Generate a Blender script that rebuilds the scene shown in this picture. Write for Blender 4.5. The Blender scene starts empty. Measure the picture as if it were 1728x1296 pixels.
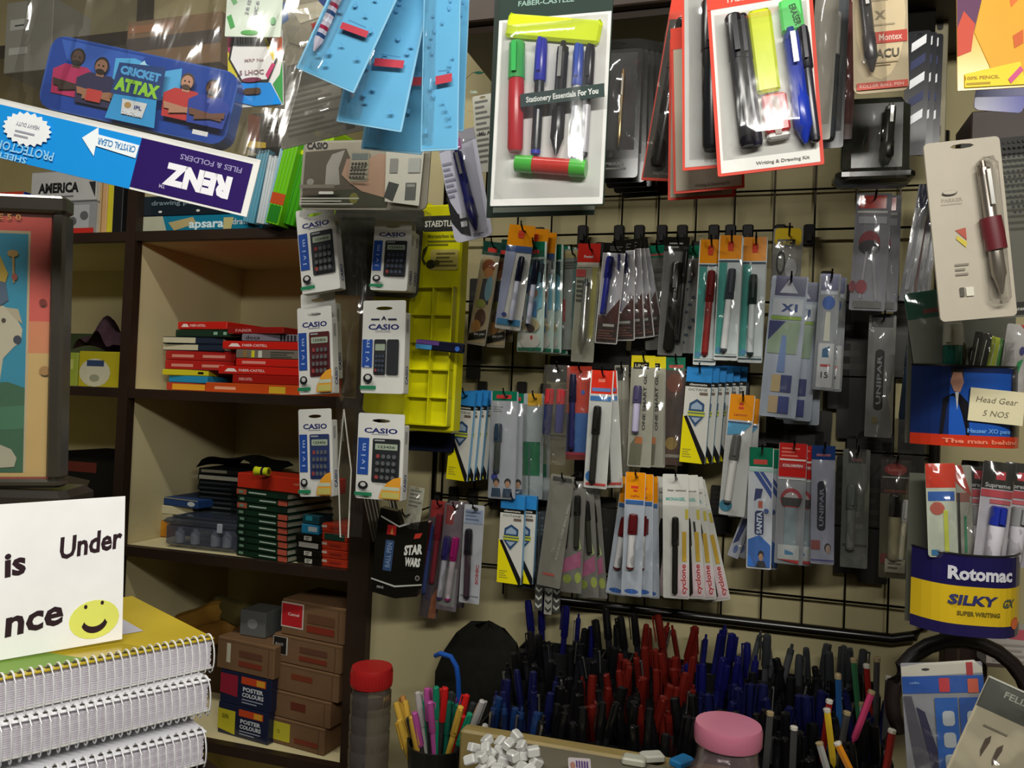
import bpy, math, random
from mathutils import Vector, Matrix
from mathutils.geometry import tessellate_polygon
random.seed(7)
R = math.radians
scene = bpy.context.scene
COL = scene.collection
# ------------------------------------------------------------------ camera
F = 1350.0; ROLL = R(2.3); PITCH = R(1.15); CZ = 1.5
cam = bpy.data.cameras.new('camera'); camo = bpy.data.objects.new('camera', cam); COL.objects.link(camo)
cam.sensor_fit = 'HORIZONTAL'; cam.sensor_width = 36; cam.lens = 36 * F / 1728; cam.clip_start = 0.02
CAMM = Matrix.Translation((0, 0, CZ)) @ Matrix.Rotation(R(90) + PITCH, 4, 'X') @ Matrix.Rotation(ROLL, 4, 'Z')
camo.matrix_world = CAMM; scene.camera = camo
CR = CAMM.to_3x3(); CP = Vector((0, 0, CZ))
def ray(px, py): return CR @ Vector(((px - 864) / F, -(py - 648) / F, -1.0))     # unit depth
TH = 17.0; D0 = 1.4
def UN(yaw):
    a = R(yaw); return Vector((math.cos(a), -math.sin(a), 0)), Vector((-math.sin(a), -math.cos(a), 0))
WU, WN = UN(TH); WO = Vector((0, D0, 0))
def hit(px, py, p0, n):
    r = ray(px, py); return CP + r * ((p0 - CP).dot(n) / r.dot(n))
def at(px, py, w=0.0): return hit(px, py, WO + WN * w, WN)
def wc(px, py, w=0.0):
    p = at(px, py, w) - WO; return p.dot(WU), p.z
def atd(px, py, d): return CP + ray(px, py) * d
# ------------------------------------------------------------------ materials
def lin(c): return c / 12.92 if c <= 0.04045 else ((c + 0.055) / 1.055) ** 2.4
def rgb(h):
    h = h.lstrip('#'); h = h if len(h) == 6 else ''.join(c * 2 for c in h); return tuple(lin(int(h[i:i + 2], 16) / 255) for i in (0, 2, 4))
MC = {}
def M(spec):
    """'#hex' or '#hex/kind' -> a procedural material"""
    if spec in MC: return MC[spec]
    h, _, kind = spec.partition('/'); kind = kind or 'paper'
    m = bpy.data.materials.new(kind + '_' + h.strip('#')); m.use_nodes = True
    nt = m.node_tree; N = nt.nodes; L = nt.links; b = N['Principled BSDF']; out = N['Material Output']
    col = rgb(h)
    if kind in ('film', 'clear', 'tube'):
        tr = N.new('ShaderNodeBsdfTransparent'); gl = N.new('ShaderNodeBsdfGlossy'); gl.inputs['Roughness'].default_value = {'film': .12, 'clear': .08, 'tube': .07}[kind]
        tr.inputs[0].default_value = (*[c ** .25 for c in col], 1) if kind == 'tube' else (.97, .97, .97, 1)
        fr = N.new('ShaderNodeFresnel'); fr.inputs[0].default_value = 1.5
        ma = N.new('ShaderNodeMath'); ma.operation = 'MULTIPLY_ADD'; ma.inputs[1].default_value = 1.1; ma.inputs[2].default_value = .03; mn = N.new('ShaderNodeMath'); mn.operation = 'MINIMUM'; mn.inputs[1].default_value = .3
        L.new(fr.outputs[0], ma.inputs[0]); L.new(ma.outputs[0], mn.inputs[0]); mx = N.new('ShaderNodeMixShader'); L.new(mn.outputs[0], mx.inputs[0])
        df = N.new('ShaderNodeBsdfDiffuse'); df.inputs[0].default_value = (*col, 1)
        m2 = N.new('ShaderNodeMixShader'); m2.inputs[0].default_value = {'film': .035, 'clear': .05, 'tube': .2}[kind]
        L.new(tr.outputs[0], m2.inputs[1]); L.new(df.outputs[0], m2.inputs[2])
        L.new(m2.outputs[0], mx.inputs[1]); L.new(gl.outputs[0], mx.inputs[2]); L.new(mx.outputs[0], out.inputs[0])
        if kind == 'film':
            ns = N.new('ShaderNodeTexNoise'); ns.inputs['Scale'].default_value = 60; bp = N.new('ShaderNodeBump'); bp.inputs['Strength'].default_value = .5; bp.inputs['Distance'].default_value = .002
            tc = N.new('ShaderNodeTexCoord'); mp = N.new('ShaderNodeMapping'); mp.inputs['Scale'].default_value = (1.6, 1, .35)
            L.new(tc.outputs['Object'], mp.inputs[0]); L.new(mp.outputs[0], ns.inputs[0])
            L.new(ns.outputs[0], bp.inputs['Height']); L.new(bp.outputs[0], gl.inputs['Normal'])
        MC[spec] = m; return m
    rough, metal, spec_, amt, sc = {'paper': (.55, 0, .35, .05, 30), 'gloss': (.22, 0, .5, .03, 25), 'plastic': (.25, 0, .5, .03, 40), 'metal': (.28, .9, .5, .05, 50),
        'wood': (.5, 0, .4, .28, 9), 'wall': (.8, 0, .2, .10, 5), 'matte': (.9, 0, .1, .06, 30), 'cloth': (.95, 0, .1, .2, 60), 'carton': (.8, 0, .2, .10, 25), 'rubber': (.45, 0, .4, .05, 30)}[kind]
    b.inputs['Roughness'].default_value = rough; b.inputs['Metallic'].default_value = metal; b.inputs['Specular IOR Level'].default_value = spec_
    tc = N.new('ShaderNodeTexCoord'); ns = N.new('ShaderNodeTexNoise'); ns.inputs['Scale'].default_value = sc; ns.inputs['Detail'].default_value = 3
    if kind == 'wood':
        mp = N.new('ShaderNodeMapping'); mp.inputs['Scale'].default_value = (1, 6, 1); L.new(tc.outputs['Object'], mp.inputs[0]); L.new(mp.outputs[0], ns.inputs[0])
    else: L.new(tc.outputs['Object'], ns.inputs[0])
    mr = N.new('ShaderNodeMapRange'); mr.inputs[1].default_value = .3; mr.inputs[2].default_value = .7; mr.inputs[3].default_value = 1 - amt; mr.inputs[4].default_value = 1 + amt * .4
    L.new(ns.outputs[0], mr.inputs[0])
    vm = N.new('ShaderNodeVectorMath'); vm.operation = 'SCALE'; vm.inputs[0].default_value = col; L.new(mr.outputs[0], vm.inputs['Scale']); L.new(vm.outputs[0], b.inputs['Base Color'])
    MC[spec] = m; return m
FILM = '#c8c8c0/film'; CLEAR = '#b8bcc0/clear'
# ------------------------------------------------------------------ mesh builder
TXT = {}
def glyphs(s, bold):
    k = (s, bold)
    if k not in TXT:
        c = bpy.data.curves.new('t', 'FONT'); c.body = s; c.offset = bold; c.resolution_u = 2
        o = bpy.data.objects.new('t', c); me = o.to_mesh()
        v = [(a.co.x, a.co.y) for a in me.vertices]; f = [tuple(p.vertices) for p in me.polygons]
        o.to_mesh_clear(); bpy.data.objects.remove(o); bpy.data.curves.remove(c)
        xs = [a[0] for a in v] or [0, 1]; x0, x1 = min(xs), max(xs)
        TXT[k] = ([(a - (x0 + x1) / 2, b - .35) for a, b in v], f, max(x1 - x0, .01))
    return TXT[k]
class MB:
    def __init__(s): s.v = []; s.f = []; s.m = []; s.mats = []; s.X = None
    def mi(s, mat):
        if mat not in s.mats: s.mats.append(mat)
        return s.mats.index(mat)
    def add(s, vs, fs, mat):
        n = len(s.v); i = s.mi(mat)
        if s.X is not None: vs = [s.X @ Vector(v) for v in vs]
        s.v += [tuple(v) for v in vs]
        for f in fs: s.f.append(tuple(a + n for a in f)); s.m.append(i)
        return s
    def box(s, x0, x1, y0, y1, z0, z1, mat):
        vs = [(x, y, z) for z in (z0, z1) for y in (y0, y1) for x in (x0, x1)]
        return s.add(vs, [(0, 2, 3, 1), (4, 5, 7, 6), (0, 1, 5, 4), (2, 6, 7, 3), (0, 4, 6, 2), (1, 3, 7, 5)], mat)
    def bbox(s, x0, x1, y0, y1, z0, z1, mat, r=.002):
        """box with softened vertical and horizontal edges (chamfer)"""
        pts = []
        for z, k in ((z0, r), (z0 + r, 0), (z1 - r, 0), (z1, r)):
            pts += [(x0 + k + r, y0 + k, z), (x1 - k - r, y0 + k, z), (x1 - k, y0 + k + r, z), (x1 - k, y1 - k - r, z), (x1 - k - r, y1 - k, z), (x0 + k + r, y1 - k, z), (x0 + k, y1 - k - r, z), (x0 + k, y0 + k + r, z)]
        fs = [tuple(range(7, -1, -1)), tuple(range(24, 32))]
        for l in range(3):
            for i in range(8): j = (i + 1) % 8; fs.append((l * 8 + i, l * 8 + j, l * 8 + 8 + j, l * 8 + 8 + i))
        return s.add(pts, fs, mat)
    def poly(s, loops, y, t, mat):
        """loops of (x,z): outline then holes; front face at y, thickness t going back"""
        if not isinstance(loops[0][0], (tuple, list)): loops = [loops]
        L3 = [[Vector((a, b, 0)) for a, b in l] for l in loops]
        tri = tessellate_polygon(L3); flat = [p for l in loops for p in l]; n = len(flat)
        vs = [(a, y, b) for a, b in flat]; fs = []
        for a, b, c in tri:
            A, B, C = flat[a], flat[b], flat[c]
            cr = (B[0] - A[0]) * (C[1] - A[1]) - (B[1] - A[1]) * (C[0] - A[0])
            fs.append((a, b, c) if cr > 0 else (a, c, b))
        if t:
            vs += [(a, y + t, b) for a, b in flat]; fs += [(c + n, b + n, a + n) for a, b, c in fs[:]]
            k = 0
            for l in loops:
                for i in range(len(l)): j = (i + 1) % len(l); fs.append((k + i, k + i + n, k + j + n, k + j))
                k += len(l)
        return s.add(vs, fs, mat)
    def lathe(s, prof, mat, n=12, c=(0, 0), sx=1, sy=1):
        """profile of (r,z) about a vertical axis at c"""
        vs = []; fs = []
        for r, z in prof:
            for i in range(n): a = 2 * math.pi * i / n; vs.append((c[0] + math.cos(a) * r * sx, c[1] + math.sin(a) * r * sy, z))
        up = prof[-1][1] > prof[0][1]
        for k in range(len(prof) - 1):
            for i in range(n):
                j = (i + 1) % n; q = (k * n + i, k * n + j, k * n + n + j, k * n + n + i); fs.append(q if up else q[::-1])
        a = tuple(range(n)); b = tuple(range((len(prof) - 1) * n, len(prof) * n))
        fs += [a[::-1], b] if up else [a, b[::-1]]
        return s.add(vs, fs, mat)
    def tube(s, pts, r, mat, n=6, closed=False):
        P = [Vector(p) for p in pts]; vs = []; fs = []; m = len(P)
        for i, p in enumerate(P):
            t = (P[(i + 1) % m] - P[i - 1]) if closed else (P[min(i + 1, m - 1)] - P[max(i - 1, 0)])
            t = t.normalized() if t.length > 1e-9 else Vector((0, 0, 1))
            a = t.cross(Vector((0, 0, 1)) if abs(t.z) < .9 else Vector((1, 0, 0))).normalized(); b = t.cross(a)
            for k in range(n): g = 2 * math.pi * k / n; vs.append(p + (a * math.cos(g) + b * math.sin(g)) * r)
        for i in range(m if closed else m - 1):
            for k in range(n): j = (k + 1) % n; i2 = (i + 1) % m; fs.append((i * n + k, i * n + j, i2 * n + j, i2 * n + k))
        if not closed: fs += [tuple(range(n))[::-1], tuple(range((m - 1) * n, m * n))]
        return s.add(vs, fs, mat)
    def text(s, t, x, z, h, mat, y, rot=0, w=None, bold=.02, shear=0):
        vs, fs, W0 = glyphs(t, bold); k = h / .7; kx = k if w is None else w / W0
        ca, sa = math.cos(R(rot)), math.sin(R(rot)); out = []
        for a, b in vs:
            a2 = a * kx + b * k * shear; b2 = b * k; out.append((x + a2 * ca - b2 * sa, y, z + a2 * sa + b2 * ca))
        return s.add(out, fs, mat)
    def grid(s, nx, nz, fn, mat):
        vs = [fn(i / nx, j / nz) for j in range(nz + 1) for i in range(nx + 1)]
        fs = [(j * (nx + 1) + i, (j + 1) * (nx + 1) + i, (j + 1) * (nx + 1) + i + 1, j * (nx + 1) + i + 1) for j in range(nz) for i in range(nx)]
        return s.add(vs, fs, mat)
    def build(s, name, parent=None, smooth=False, loc=None, rot=None):
        me = bpy.data.meshes.new(name); me.from_pydata(s.v, [], s.f)
        for m in s.mats: me.materials.append(M(m))
        me.polygons.foreach_set('material_index', s.m)
        if smooth:
            me.polygons.foreach_set('use_smooth', [True] * len(s.f))
            try: me.set_sharp_from_angle(angle=R(40))
            except Exception: pass
        me.update(); return link(name, me, parent, loc, rot)
def link(name, me, parent=None, loc=None, rot=None):
    o = bpy.data.objects.new(name, me); COL.objects.link(o)
    if parent: o.parent = parent
    if loc is not None: o.location = loc
    if rot is not None: o.rotation_euler = rot
    return o
def tag(o, label=None, cat=None, group=None, kind=None):
    if label: o['label'] = label
    if cat: o['category'] = cat
    if group: o['group'] = group
    if kind: o['kind'] = kind
    return o
KIDS = {}
def kids(o): return [c for c in bpy.data.objects if c.parent == o]
def copy_tree(o, parent=None, ch=None):
    c = o.copy(); COL.objects.link(c); c.parent = parent
    for k in kids(o): copy_tree(k, c)
    return c
ORD = ['first', 'second', 'third', 'fourth', 'fifth', 'sixth', 'seventh', 'eighth', 'ninth', 'tenth', 'eleventh', 'twelfth']
# ------------------------------------------------------------------ placing
def plane(px, py, w=None, d=None, yaw=TH):
    p = atd(px, py, d) if d is not None else at(px, py, w if w is not None else .05)
    return p, yaw
def frame(xt, yt, xb, yb, wpx, w=None, d=None, yaw=TH, upright=False):
    """top centre, bottom centre, width in px -> location, rotation, width, height of a flat item in its own vertical plane"""
    p, yw = plane((xt + xb) / 2, (yt + yb) / 2, w, d, yaw); U, N_ = UN(yw)
    T = hit(xt, yt, p, N_); B = hit(xb, yb, p, N_); v = B - T
    t = 0 if upright else math.atan2(-v.dot(U), -v.z)
    mx, my = (xt + xb) / 2, (yt + yb) / 2
    Wd = (hit(mx + wpx / 2, my + wpx * .02, p, N_) - hit(mx - wpx / 2, my - wpx * .02, p, N_)).length * math.cos(t)
    return T, (0, t, -R(yw)), Wd, v.length if not upright else abs(v.z)
def frameh(xl, yl, xr, yr, hpx, w=None, d=None, yaw=TH):
    p, yw = plane((xl + xr) / 2, (yl + yr) / 2, w, d, yaw); U, N_ = UN(yw)
    A = hit(xl, yl, p, N_); B = hit(xr, yr, p, N_); v = B - A; t = math.atan2(-v.z, v.dot(U))
    mx, my = (xl + xr) / 2, (yl + yr) / 2
    Hd = (hit(mx, my - hpx / 2, p, N_) - hit(mx, my + hpx / 2, p, N_)).length * math.cos(t)
    up = U * math.sin(t) + Vector((0, 0, math.cos(t)))
    return (A + B) / 2 + up * Hd / 2, (0, t, -R(yw)), v.length, Hd
class Item:
    def __init__(s, name, fr, label=None, cat=None, group=None):
        s.loc, s.rot, s.W, s.H = fr
        s.root = bpy.data.objects.new(name, None); s.root.empty_display_size = .02; COL.objects.link(s.root)
        s.root.location = s.loc; s.root.rotation_euler = s.rot; tag(s.root, label, cat, group)
    def copy(s, fr, label, group=None):
        c = copy_tree(s.root); loc, rot, W, H = fr; c.location = loc; c.rotation_euler = rot
        c['label'] = label
        if group: c['group'] = group
        elif 'group' in c: pass
        return c
def rr(x0, x1, z0, z1, r, n=3):
    pts = []
    for cx, cz, a0 in ((x1 - r, z0 + r, -90), (x1 - r, z1 - r, 0), (x0 + r, z1 - r, 90), (x0 + r, z0 + r, 180)):
        for i in range(n + 1): a = R(a0 + 90 * i / n); pts.append((cx + r * math.cos(a), cz + r * math.sin(a)))
    return pts
def ell(cx, cz, rx, rz, n=12, a0=0): return [(cx + rx * math.cos(a0 + 2 * math.pi * i / n), cz + rz * math.sin(a0 + 2 * math.pi * i / n)) for i in range(n)]
def draw(mb, W, H, ops, y=0, x0=None, step=.00022):
    """printed shapes in fractions of the item's width and height, x from its left, y down from its top"""
    ox = -W / 2 if x0 is None else x0
    for k, op in enumerate(ops):
        yy = y - step * (k + 1); c = op[0]
        if c == 'R': a, b, e, f, m = op[1:6]; mb.poly([(ox + a * W, -f * H), (ox + e * W, -f * H), (ox + e * W, -b * H), (ox + a * W, -b * H)], yy, 0, m)
        elif c == 'O': a, b, e, f, m = op[1:6]; mb.poly(rr(ox + a * W, ox + e * W, -f * H, -b * H, (op[6] if len(op) > 6 else .12) * min((e - a) * W, (f - b) * H)), yy, 0, m)
        elif c == 'E': mb.poly(ell(ox + op[1] * W, -op[2] * H, op[3] * W, op[4] * H, 16), yy, 0, op[5])
        elif c == 'P': mb.poly([(ox + a * W, -b * H) for a, b in op[1]], yy, 0, op[2])
        elif c == 'T':
            s, cx, cy, h, m = op[1:6]; rot = op[6] if len(op) > 6 else 0; w = op[7] if len(op) > 7 else None; bold = op[8] if len(op) > 8 else .02
            side = abs(math.cos(R(rot))) < .5
            mb.text(s, ox + cx * W, -cy * H, h * (W if side else H), m, yy, rot, None if w is None else w * (H if side else W), bold, op[9] if len(op) > 9 else 0)
        elif c == 'L':                                        # rows of small print as thin bars
            a, b, e, f, n, m = op[1:7]
            for i in range(n):
                zz = -(b + (f - b) * (i + .5) / n) * H; hh = (f - b) / n * .22 * H; e2 = a + (e - a) * (.65 + .35 * ((i * 7 + 3) % 5) / 4)
                mb.poly([(ox + a * W, zz - hh), (ox + e2 * W, zz - hh), (ox + e2 * W, zz + hh), (ox + a * W, zz + hh)], yy, 0, m)
def card(it, base, ops=(), r=.08, t=.0012, hole=.035, name='card', y=0, outline=None, hw=.16):
    mb = MB(); W, H = it.W, it.H
    out = outline and [(-W / 2 + a * W, -b * H) for a, b in outline] or rr(-W / 2, W / 2, -H, 0, r * min(W, H))
    loops = [out]
    if hole: loops.append(ell(0, -hole * H, min(hw * W, .012), .0022, 8)[::-1])
    mb.poly(loops, y, t, base); draw(mb, W, H, ops, y)
    return mb.build(name, it.root)
def sleeve(it, y0=0, y1=1, bulge=.007, x0=0, x1=1, name='clear_sleeve', mat=FILM, amp=.0018, both=False, base=.0016):
    mb = MB(); W, H = it.W, it.H; rnd = random.Random(hash((round(W * 1e4), round(H * 1e4))) & 9999)
    ph = [rnd.uniform(0, 6) for _ in range(4)]
    def fn(sgn):
        def f(u, v):
            b = max(0, 1 - (2 * u - 1) ** 2) * min(1, 6 * v + .2, 6 * (1 - v) + .2)
            yy = base + bulge * b + amp * (math.sin(9 * v + ph[0] + 4 * u) + math.sin(17 * v * u + ph[1]) + .8 * math.sin(31 * v + ph[2] - 9 * u)) * (.4 + b)
            return (-W / 2 + (x0 + (x1 - x0) * u) * W, -max(yy, base * .6) * sgn + (.002 if sgn < 0 else 0), -(y0 + (y1 - y0) * v) * H)
        return f
    mb.grid(6, 14, fn(1), mat)
    if both: mb.grid(4, 8, fn(-.4), mat)
    return mb.build(name, it.root, smooth=True)
# ------------------------------------------------------------------ pens (shared meshes)
PM = {}
def pen_mesh(kind, cap, body, L, r):
    k = (kind, cap, body, round(L, 3), round(r, 4))
    if k in PM: return PM[k]
    b = MB(); c = MB()
    if kind == 'cap':
        b.lathe([(r * .95, -.3 * L), (r, -.4 * L), (r, -.93 * L), (r * .9, -.96 * L)], body, 10); b.lathe([(r * 1.02, -.955 * L), (r * .95, -.985 * L), (r * .5, -L)], cap, 10)
        c.lathe([(r * .5, 0), (r * 1.05, -.012 * L), (r * 1.22, -.08 * L), (r * 1.28, -.36 * L), (r * 1.15, -.37 * L)], cap, 12)
        c.box(-r * .35, r * .35, -r * 1.9, -r * 1.5, -.30 * L, -.02 * L, cap); c.box(-r * .35, r * .35, -r * 1.6, -r * .6, -.035 * L, -.02 * L, cap)
    elif kind == 'click':
        b.lathe([(r, -.1 * L), (r, -.6 * L), (r * 1.12, -.62 * L), (r * 1.15, -.85 * L), (r * .9, -.88 * L), (r * .35, -.98 * L), (r * .15, -L)], body, 12)
        c.lathe([(r * .45, 0), (r * .5, -.05 * L), (r * .95, -.055 * L), (r * 1.04, -.11 * L)], cap, 10)
        c.box(-r * .3, r * .3, -r * 1.7, -r * 1.35, -.34 * L, -.08 * L, '#b8b8b4/metal'); c.box(-r * .3, r * .3, -r * 1.6, 0, -.1 * L, -.08 * L, '#b8b8b4/metal')
    elif kind == 'marker':
        b.lathe([(r, -.33 * L), (r * 1.04, -.4 * L), (r, -.97 * L), (r * .8, -L)], body, 14)
        c.lathe([(r * .85, 0), (r * 1.05, -.02 * L), (r * 1.1, -.34 * L), (r, -.345 * L)], cap, 14); c.box(-r * .3, r * .3, -r * 1.5, -r * .9, -.3 * L, -.03 * L, cap)
    elif kind == 'pencil':
        b.lathe([(r, -.06 * L), (r, -.9 * L), (r * .15, -L)], body, 6); c.lathe([(r * .8, 0), (r * 1.05, -.01 * L), (r * 1.05, -.06 * L)], cap, 8)
    PM[k] = tuple(x.build('m', None, True) for x in (b, c)); out = []
    for o in PM[k]: out.append(o.data); bpy.data.objects.remove(o)
    PM[k] = tuple(out); return PM[k]
def pen(parent, W, H, x0, y0, x1, y1, r, cap, body, kind='cap', depth=.006, name='pen'):
    """a pen as a part of an item: from its cap end (x0,y0) to its tip (x1,y1), item fractions"""
    a = Vector((-W / 2 + x0 * W, -H * y0)); b = Vector((-W / 2 + x1 * W, -H * y1)); v = b - a; L = v.length
    bm, cm = pen_mesh(kind, cap, body, L, r)
    o = link(name, bm, parent, (a.x, -depth, a.y), (0, math.atan2(-v.x, -v.y), 0)); link('cap' if kind != 'pencil' else 'eraser', cm, o); return o
def loose_pen(name, top, bot, r, cap, body, label, group=None, kind='cap', spin=0):
    v = bot - top; L = round(v.length, 2); bm, cm = pen_mesh(kind, cap, body, L, r)
    o = link(name, bm); o.location = top; o.rotation_mode = 'QUATERNION'
    o.rotation_quaternion = (-v).to_track_quat('Z', 'Y') @ Matrix.Rotation(spin, 3, 'Z').to_quaternion()
    link('cap' if kind != 'pencil' else 'eraser', cm, o); tag(o, label, 'pen' if kind != 'pencil' else 'pencil', group); return o
def hook(px, py, w=.09, lab=None):
    """black wire hook with its bracket on the grid"""
    u, z = wc(px, py, w); o = bpy.data.objects.new('display_hook', None); COL.objects.link(o); o.location = WO + WU * u + Vector((0, 0, z)); o.rotation_euler = (0, 0, -R(TH))
    b = MB(); b.bbox(-.008, .008, -.016, -.004, -.006, .026, '#161412/rubber', .0015); b.build('bracket', o)
    t = MB(); t.tube([(0, -.012, .003), (0, -w - .002, -.001), (0, -w - .012, .006), (0, -w - .014, .012)], .0016, '#1a1816/metal', 6); t.build('wire', o, True)
    tag(o, lab, 'hook', 'black hooks on the wire grid'); return o
# ================================================================== setting, in the wall's own frame (x along wall, -y out of the wall)
def wloc(u, z, w=0): return WO + WU * u + WN * w + Vector((0, 0, z))
RW = (0, 0, -R(TH))
def wroot(name, u, z, w=0):
    o = bpy.data.objects.new(name, None); COL.objects.link(o); o.location = wloc(u, z, w); o.rotation_euler = RW; return o
def struct(name, mb, **k): return tag(mb.build(name, None, loc=WO, rot=RW, **k), kind='structure')
uA1, _ = wc(207, 500, .02); uB0, _ = wc(222, 500, .02); uB1, _ = wc(591, 900, .02); uB2, _ = wc(622, 900, .02)
uL = wc(-260, 500, .02)[0]; uR = 1.25; ZC = 2.8
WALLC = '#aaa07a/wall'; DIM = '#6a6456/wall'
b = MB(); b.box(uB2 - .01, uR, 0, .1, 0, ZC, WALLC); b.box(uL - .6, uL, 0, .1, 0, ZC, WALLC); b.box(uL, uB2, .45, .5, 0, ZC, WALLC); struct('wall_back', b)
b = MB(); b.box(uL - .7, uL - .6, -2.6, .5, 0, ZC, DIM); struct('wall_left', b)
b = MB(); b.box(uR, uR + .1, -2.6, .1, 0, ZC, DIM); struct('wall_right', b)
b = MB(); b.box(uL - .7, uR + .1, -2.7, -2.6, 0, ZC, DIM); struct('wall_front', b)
b = MB(); b.box(uL - .7, uR + .1, -2.7, .5, -.1, 0, '#6b6258/wall'); struct('floor', b)
b = MB(); b.box(uL - .7, uR + .1, -2.7, .5, ZC, ZC + .1, '#8c887c/wall'); struct('ceiling', b)
# ---- shelving unit
DK = '#2a1c12/wood'; CREAM = '#d2c699/wall'
cab = wroot('shelving_unit', (uB0 + uB2) / 2, 0); cx = (uB0 + uB2) / 2
tag(cab, 'tall cream-lined shelving unit with dark brown edges built into the wall', 'shelves')
zs = [wc(400, y, .02)[1] for y in (386, 664, 944)] + [wc(500, 1283, .02)[1]]
ztop = wc(400, 30, .02)[1]
D = .34
b = MB(); b.box(uL - cx, uB2 - cx, D, D + .02, .02, ZC - .02, CREAM); b.build('back_panel', cab)
for (a, c) in ((uL, uL + .02), (uA1 + .002, uB0 - .001), (uB1 + .001, uB2)):
    b = MB(); b.box(a - cx, c - cx, 0.001, D, .02, ZC - .02, CREAM); b.build('upright', cab)
    b = MB(); b.box(a - cx - .002, c - cx + .003, -.02, 0, .02, ZC - .02, DK); b.build('edge_trim', cab)
for (a, c) in ((uL + .02, uA1), (uB0, uB1)):
    for z in zs + [ztop, zs[-1] - .32]:
        b = MB(); b.box(a - cx, c - cx, 0.001, D, z - .017, z, CREAM)
        s = b.build('shelf', cab); e = MB(); e.box(a - cx, c - cx, -.018, 0, z - .018, z + .001, DK); e.build('shelf_edge', s)
SH = dict(zip('1234', zs)); SH['0'] = ztop
# ---- wire grid with its thick frame
u0 = wc(742, 600, .01)[0]; u1 = wc(1572, 900, .01)[0]; zt = wc(1100, 250, .01)[1]; zb = wc(1200, 1042, .01)[1]
gr = wroot('wire_grid', (u0 + u1) / 2, zb, .012); gc = (u0 + u1) / 2; tag(gr, 'black wire grid panel with a thick bent tube frame on the cream wall', 'display grid')
pu = wc(1240, 350, .012)[0] - wc(1175, 350, .012)[0]; ub = wc(1240, 350, .012)[0]
b = MB(); k = math.ceil((u0 - ub) / pu)
while ub + k * pu < u1 - .01: x = ub + k * pu - gc; b.tube([(x, 0, 0), (x, 0, zt - zb)], .0017, '#17140f/metal', 5); k += 1
zr = [wc(1100, y, .012)[1] for y in (330, 394)]; dz = wc(1100, 394, .012)[1] - wc(1100, 510, .012)[1]; z = zr[1]
while z > zb + .02: b.tube([(u0 - gc, -.003, z - zb), (u1 - gc, -.003, z - zb)], .0019, '#17140f/metal', 5); z -= dz
b.tube([(u0 - gc, -.003, zr[0] - zb), (u1 - gc, -.003, zr[0] - zb)], .0017, '#17140f/metal', 5)
tag(b.build('wires', gr), kind='stuff')
b = MB(); ua = wc(905, 1000, .012)[0] - gc; ue = u1 - gc
b.tube([(ua, -.002, .0), (ue - .05, -.002, 0), (ue - .02, -.002, .008), (ue - .004, -.002, .026), (ue, -.002, .055), (ue, -.002, zt - zb)], .008, '#14110d/plastic', 10); b.build('frame_tube', gr, True)
b = MB(); b.box(u0 - .003 - gc, u0 + .003 - gc, -.004, .004, 0, zt - zb, '#17140f/metal'); b.build('side_bar', gr)
# ---- upper wall cupboard, dark, over the grid
ub0 = wc(775, 60, .2)[0]; zc0 = wc(1080, 40, .2)[1]; zc1 = wc(800, 15, .1)[1]
cup = wroot('wall_cupboard', .2, zc0); tag(cup, 'dark brown wall cupboard above the wire grid', 'cupboard')
b = MB(); b.box(ub0 - .2, uR - .21, -.22, -.002, 0, .6, '#33271e/wood'); b.build('body', cup)
for i in range(3):
    a = ub0 - .2 + .01 + i * .42; d = MB(); d.bbox(a, a + .4, -.238, -.221, .01, .58, '#3d3026/wood'); dd = d.build('door', cup); h = MB(); h.tube([(a + .37, -.24, .08), (a + .37, -.26, .09), (a + .37, -.26, .18), (a + .37, -.24, .19)], .005, '#9a9890/metal', 8); h.build('handle', dd, True)
# ---- counter under the pens
zk = .80
b = MB(); b.box(uB2 + .008, uR - .01, -.32, -.002, zk - .03, zk, '#6f6450/wood'); b.box(uB2 + .008, uR - .01, -.318, -.3, 0, zk - .03, '#4a3a2a/wood')
ct = b.build('shop_counter', None, loc=WO, rot=RW); tag(ct, 'dark brown wooden counter carrying the pen stand and the red lidded jar', 'counter')
b = MB(); zf = wc(975, 1250, .36)[1] - .012; a0 = wc(775, 1250, .35)[0]; a1 = wc(1240, 1290, .35)[0]
b.bbox(0, a1 - a0, -.012, .012, 0, zf - zk - .003, '#8a7848/wood', .003); cb = b.build('tray_board', None, loc=wloc(a0, zk + .0, .338), rot=RW); tag(cb, 'yellowish wooden board along the front of the pen trays', 'board')
zq = wc(900, 1328, .47)[1]; aq = wc(786, 1296, .50)[0]
b = MB(); b.bbox(aq, uR - .02, -.60, -.36, 0, zq, '#645f50/gloss', .004); gb = b.build('display_case', None, loc=WO, rot=RW); tag(gb, 'grey topped display case in front of the pen trays', 'display case')
# ---- light: a tube lamp under the ceiling between camera and wall, and an added fill light behind the camera to brighten the foreground
def area(name, loc, rot, sx, sy, e, c=(1, .97, .9)):
    l = bpy.data.lights.new(name, 'AREA'); l.shape = 'RECTANGLE'; l.size = sx; l.size_y = sy; l.energy = e; l.color = c
    o = bpy.data.objects.new(name, l); COL.objects.link(o); o.location = loc; o.rotation_euler = rot; return o
area('ceiling_lamp', wloc(-.38, ZC - .12, .85), (0, 0, -R(TH)), 1.0, .07, 9)
area('fill_light', (.15, -.30, 2.12), (R(50), 0, R(2)), 1.0, .08, 11.5)
wd = bpy.data.worlds.new('world'); scene.world = wd; wd.use_nodes = True; wd.node_tree.nodes['Background'].inputs[0].default_value = (.9, .92, 1, 1); wd.node_tree.nodes['Background'].inputs[1].default_value = .05
vs = scene.view_settings; vs.view_transform = 'Standard'; vs.look = 'None'; vs.exposure = 0.74; vs.gamma = 1; vs.use_curve_mapping = False
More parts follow.
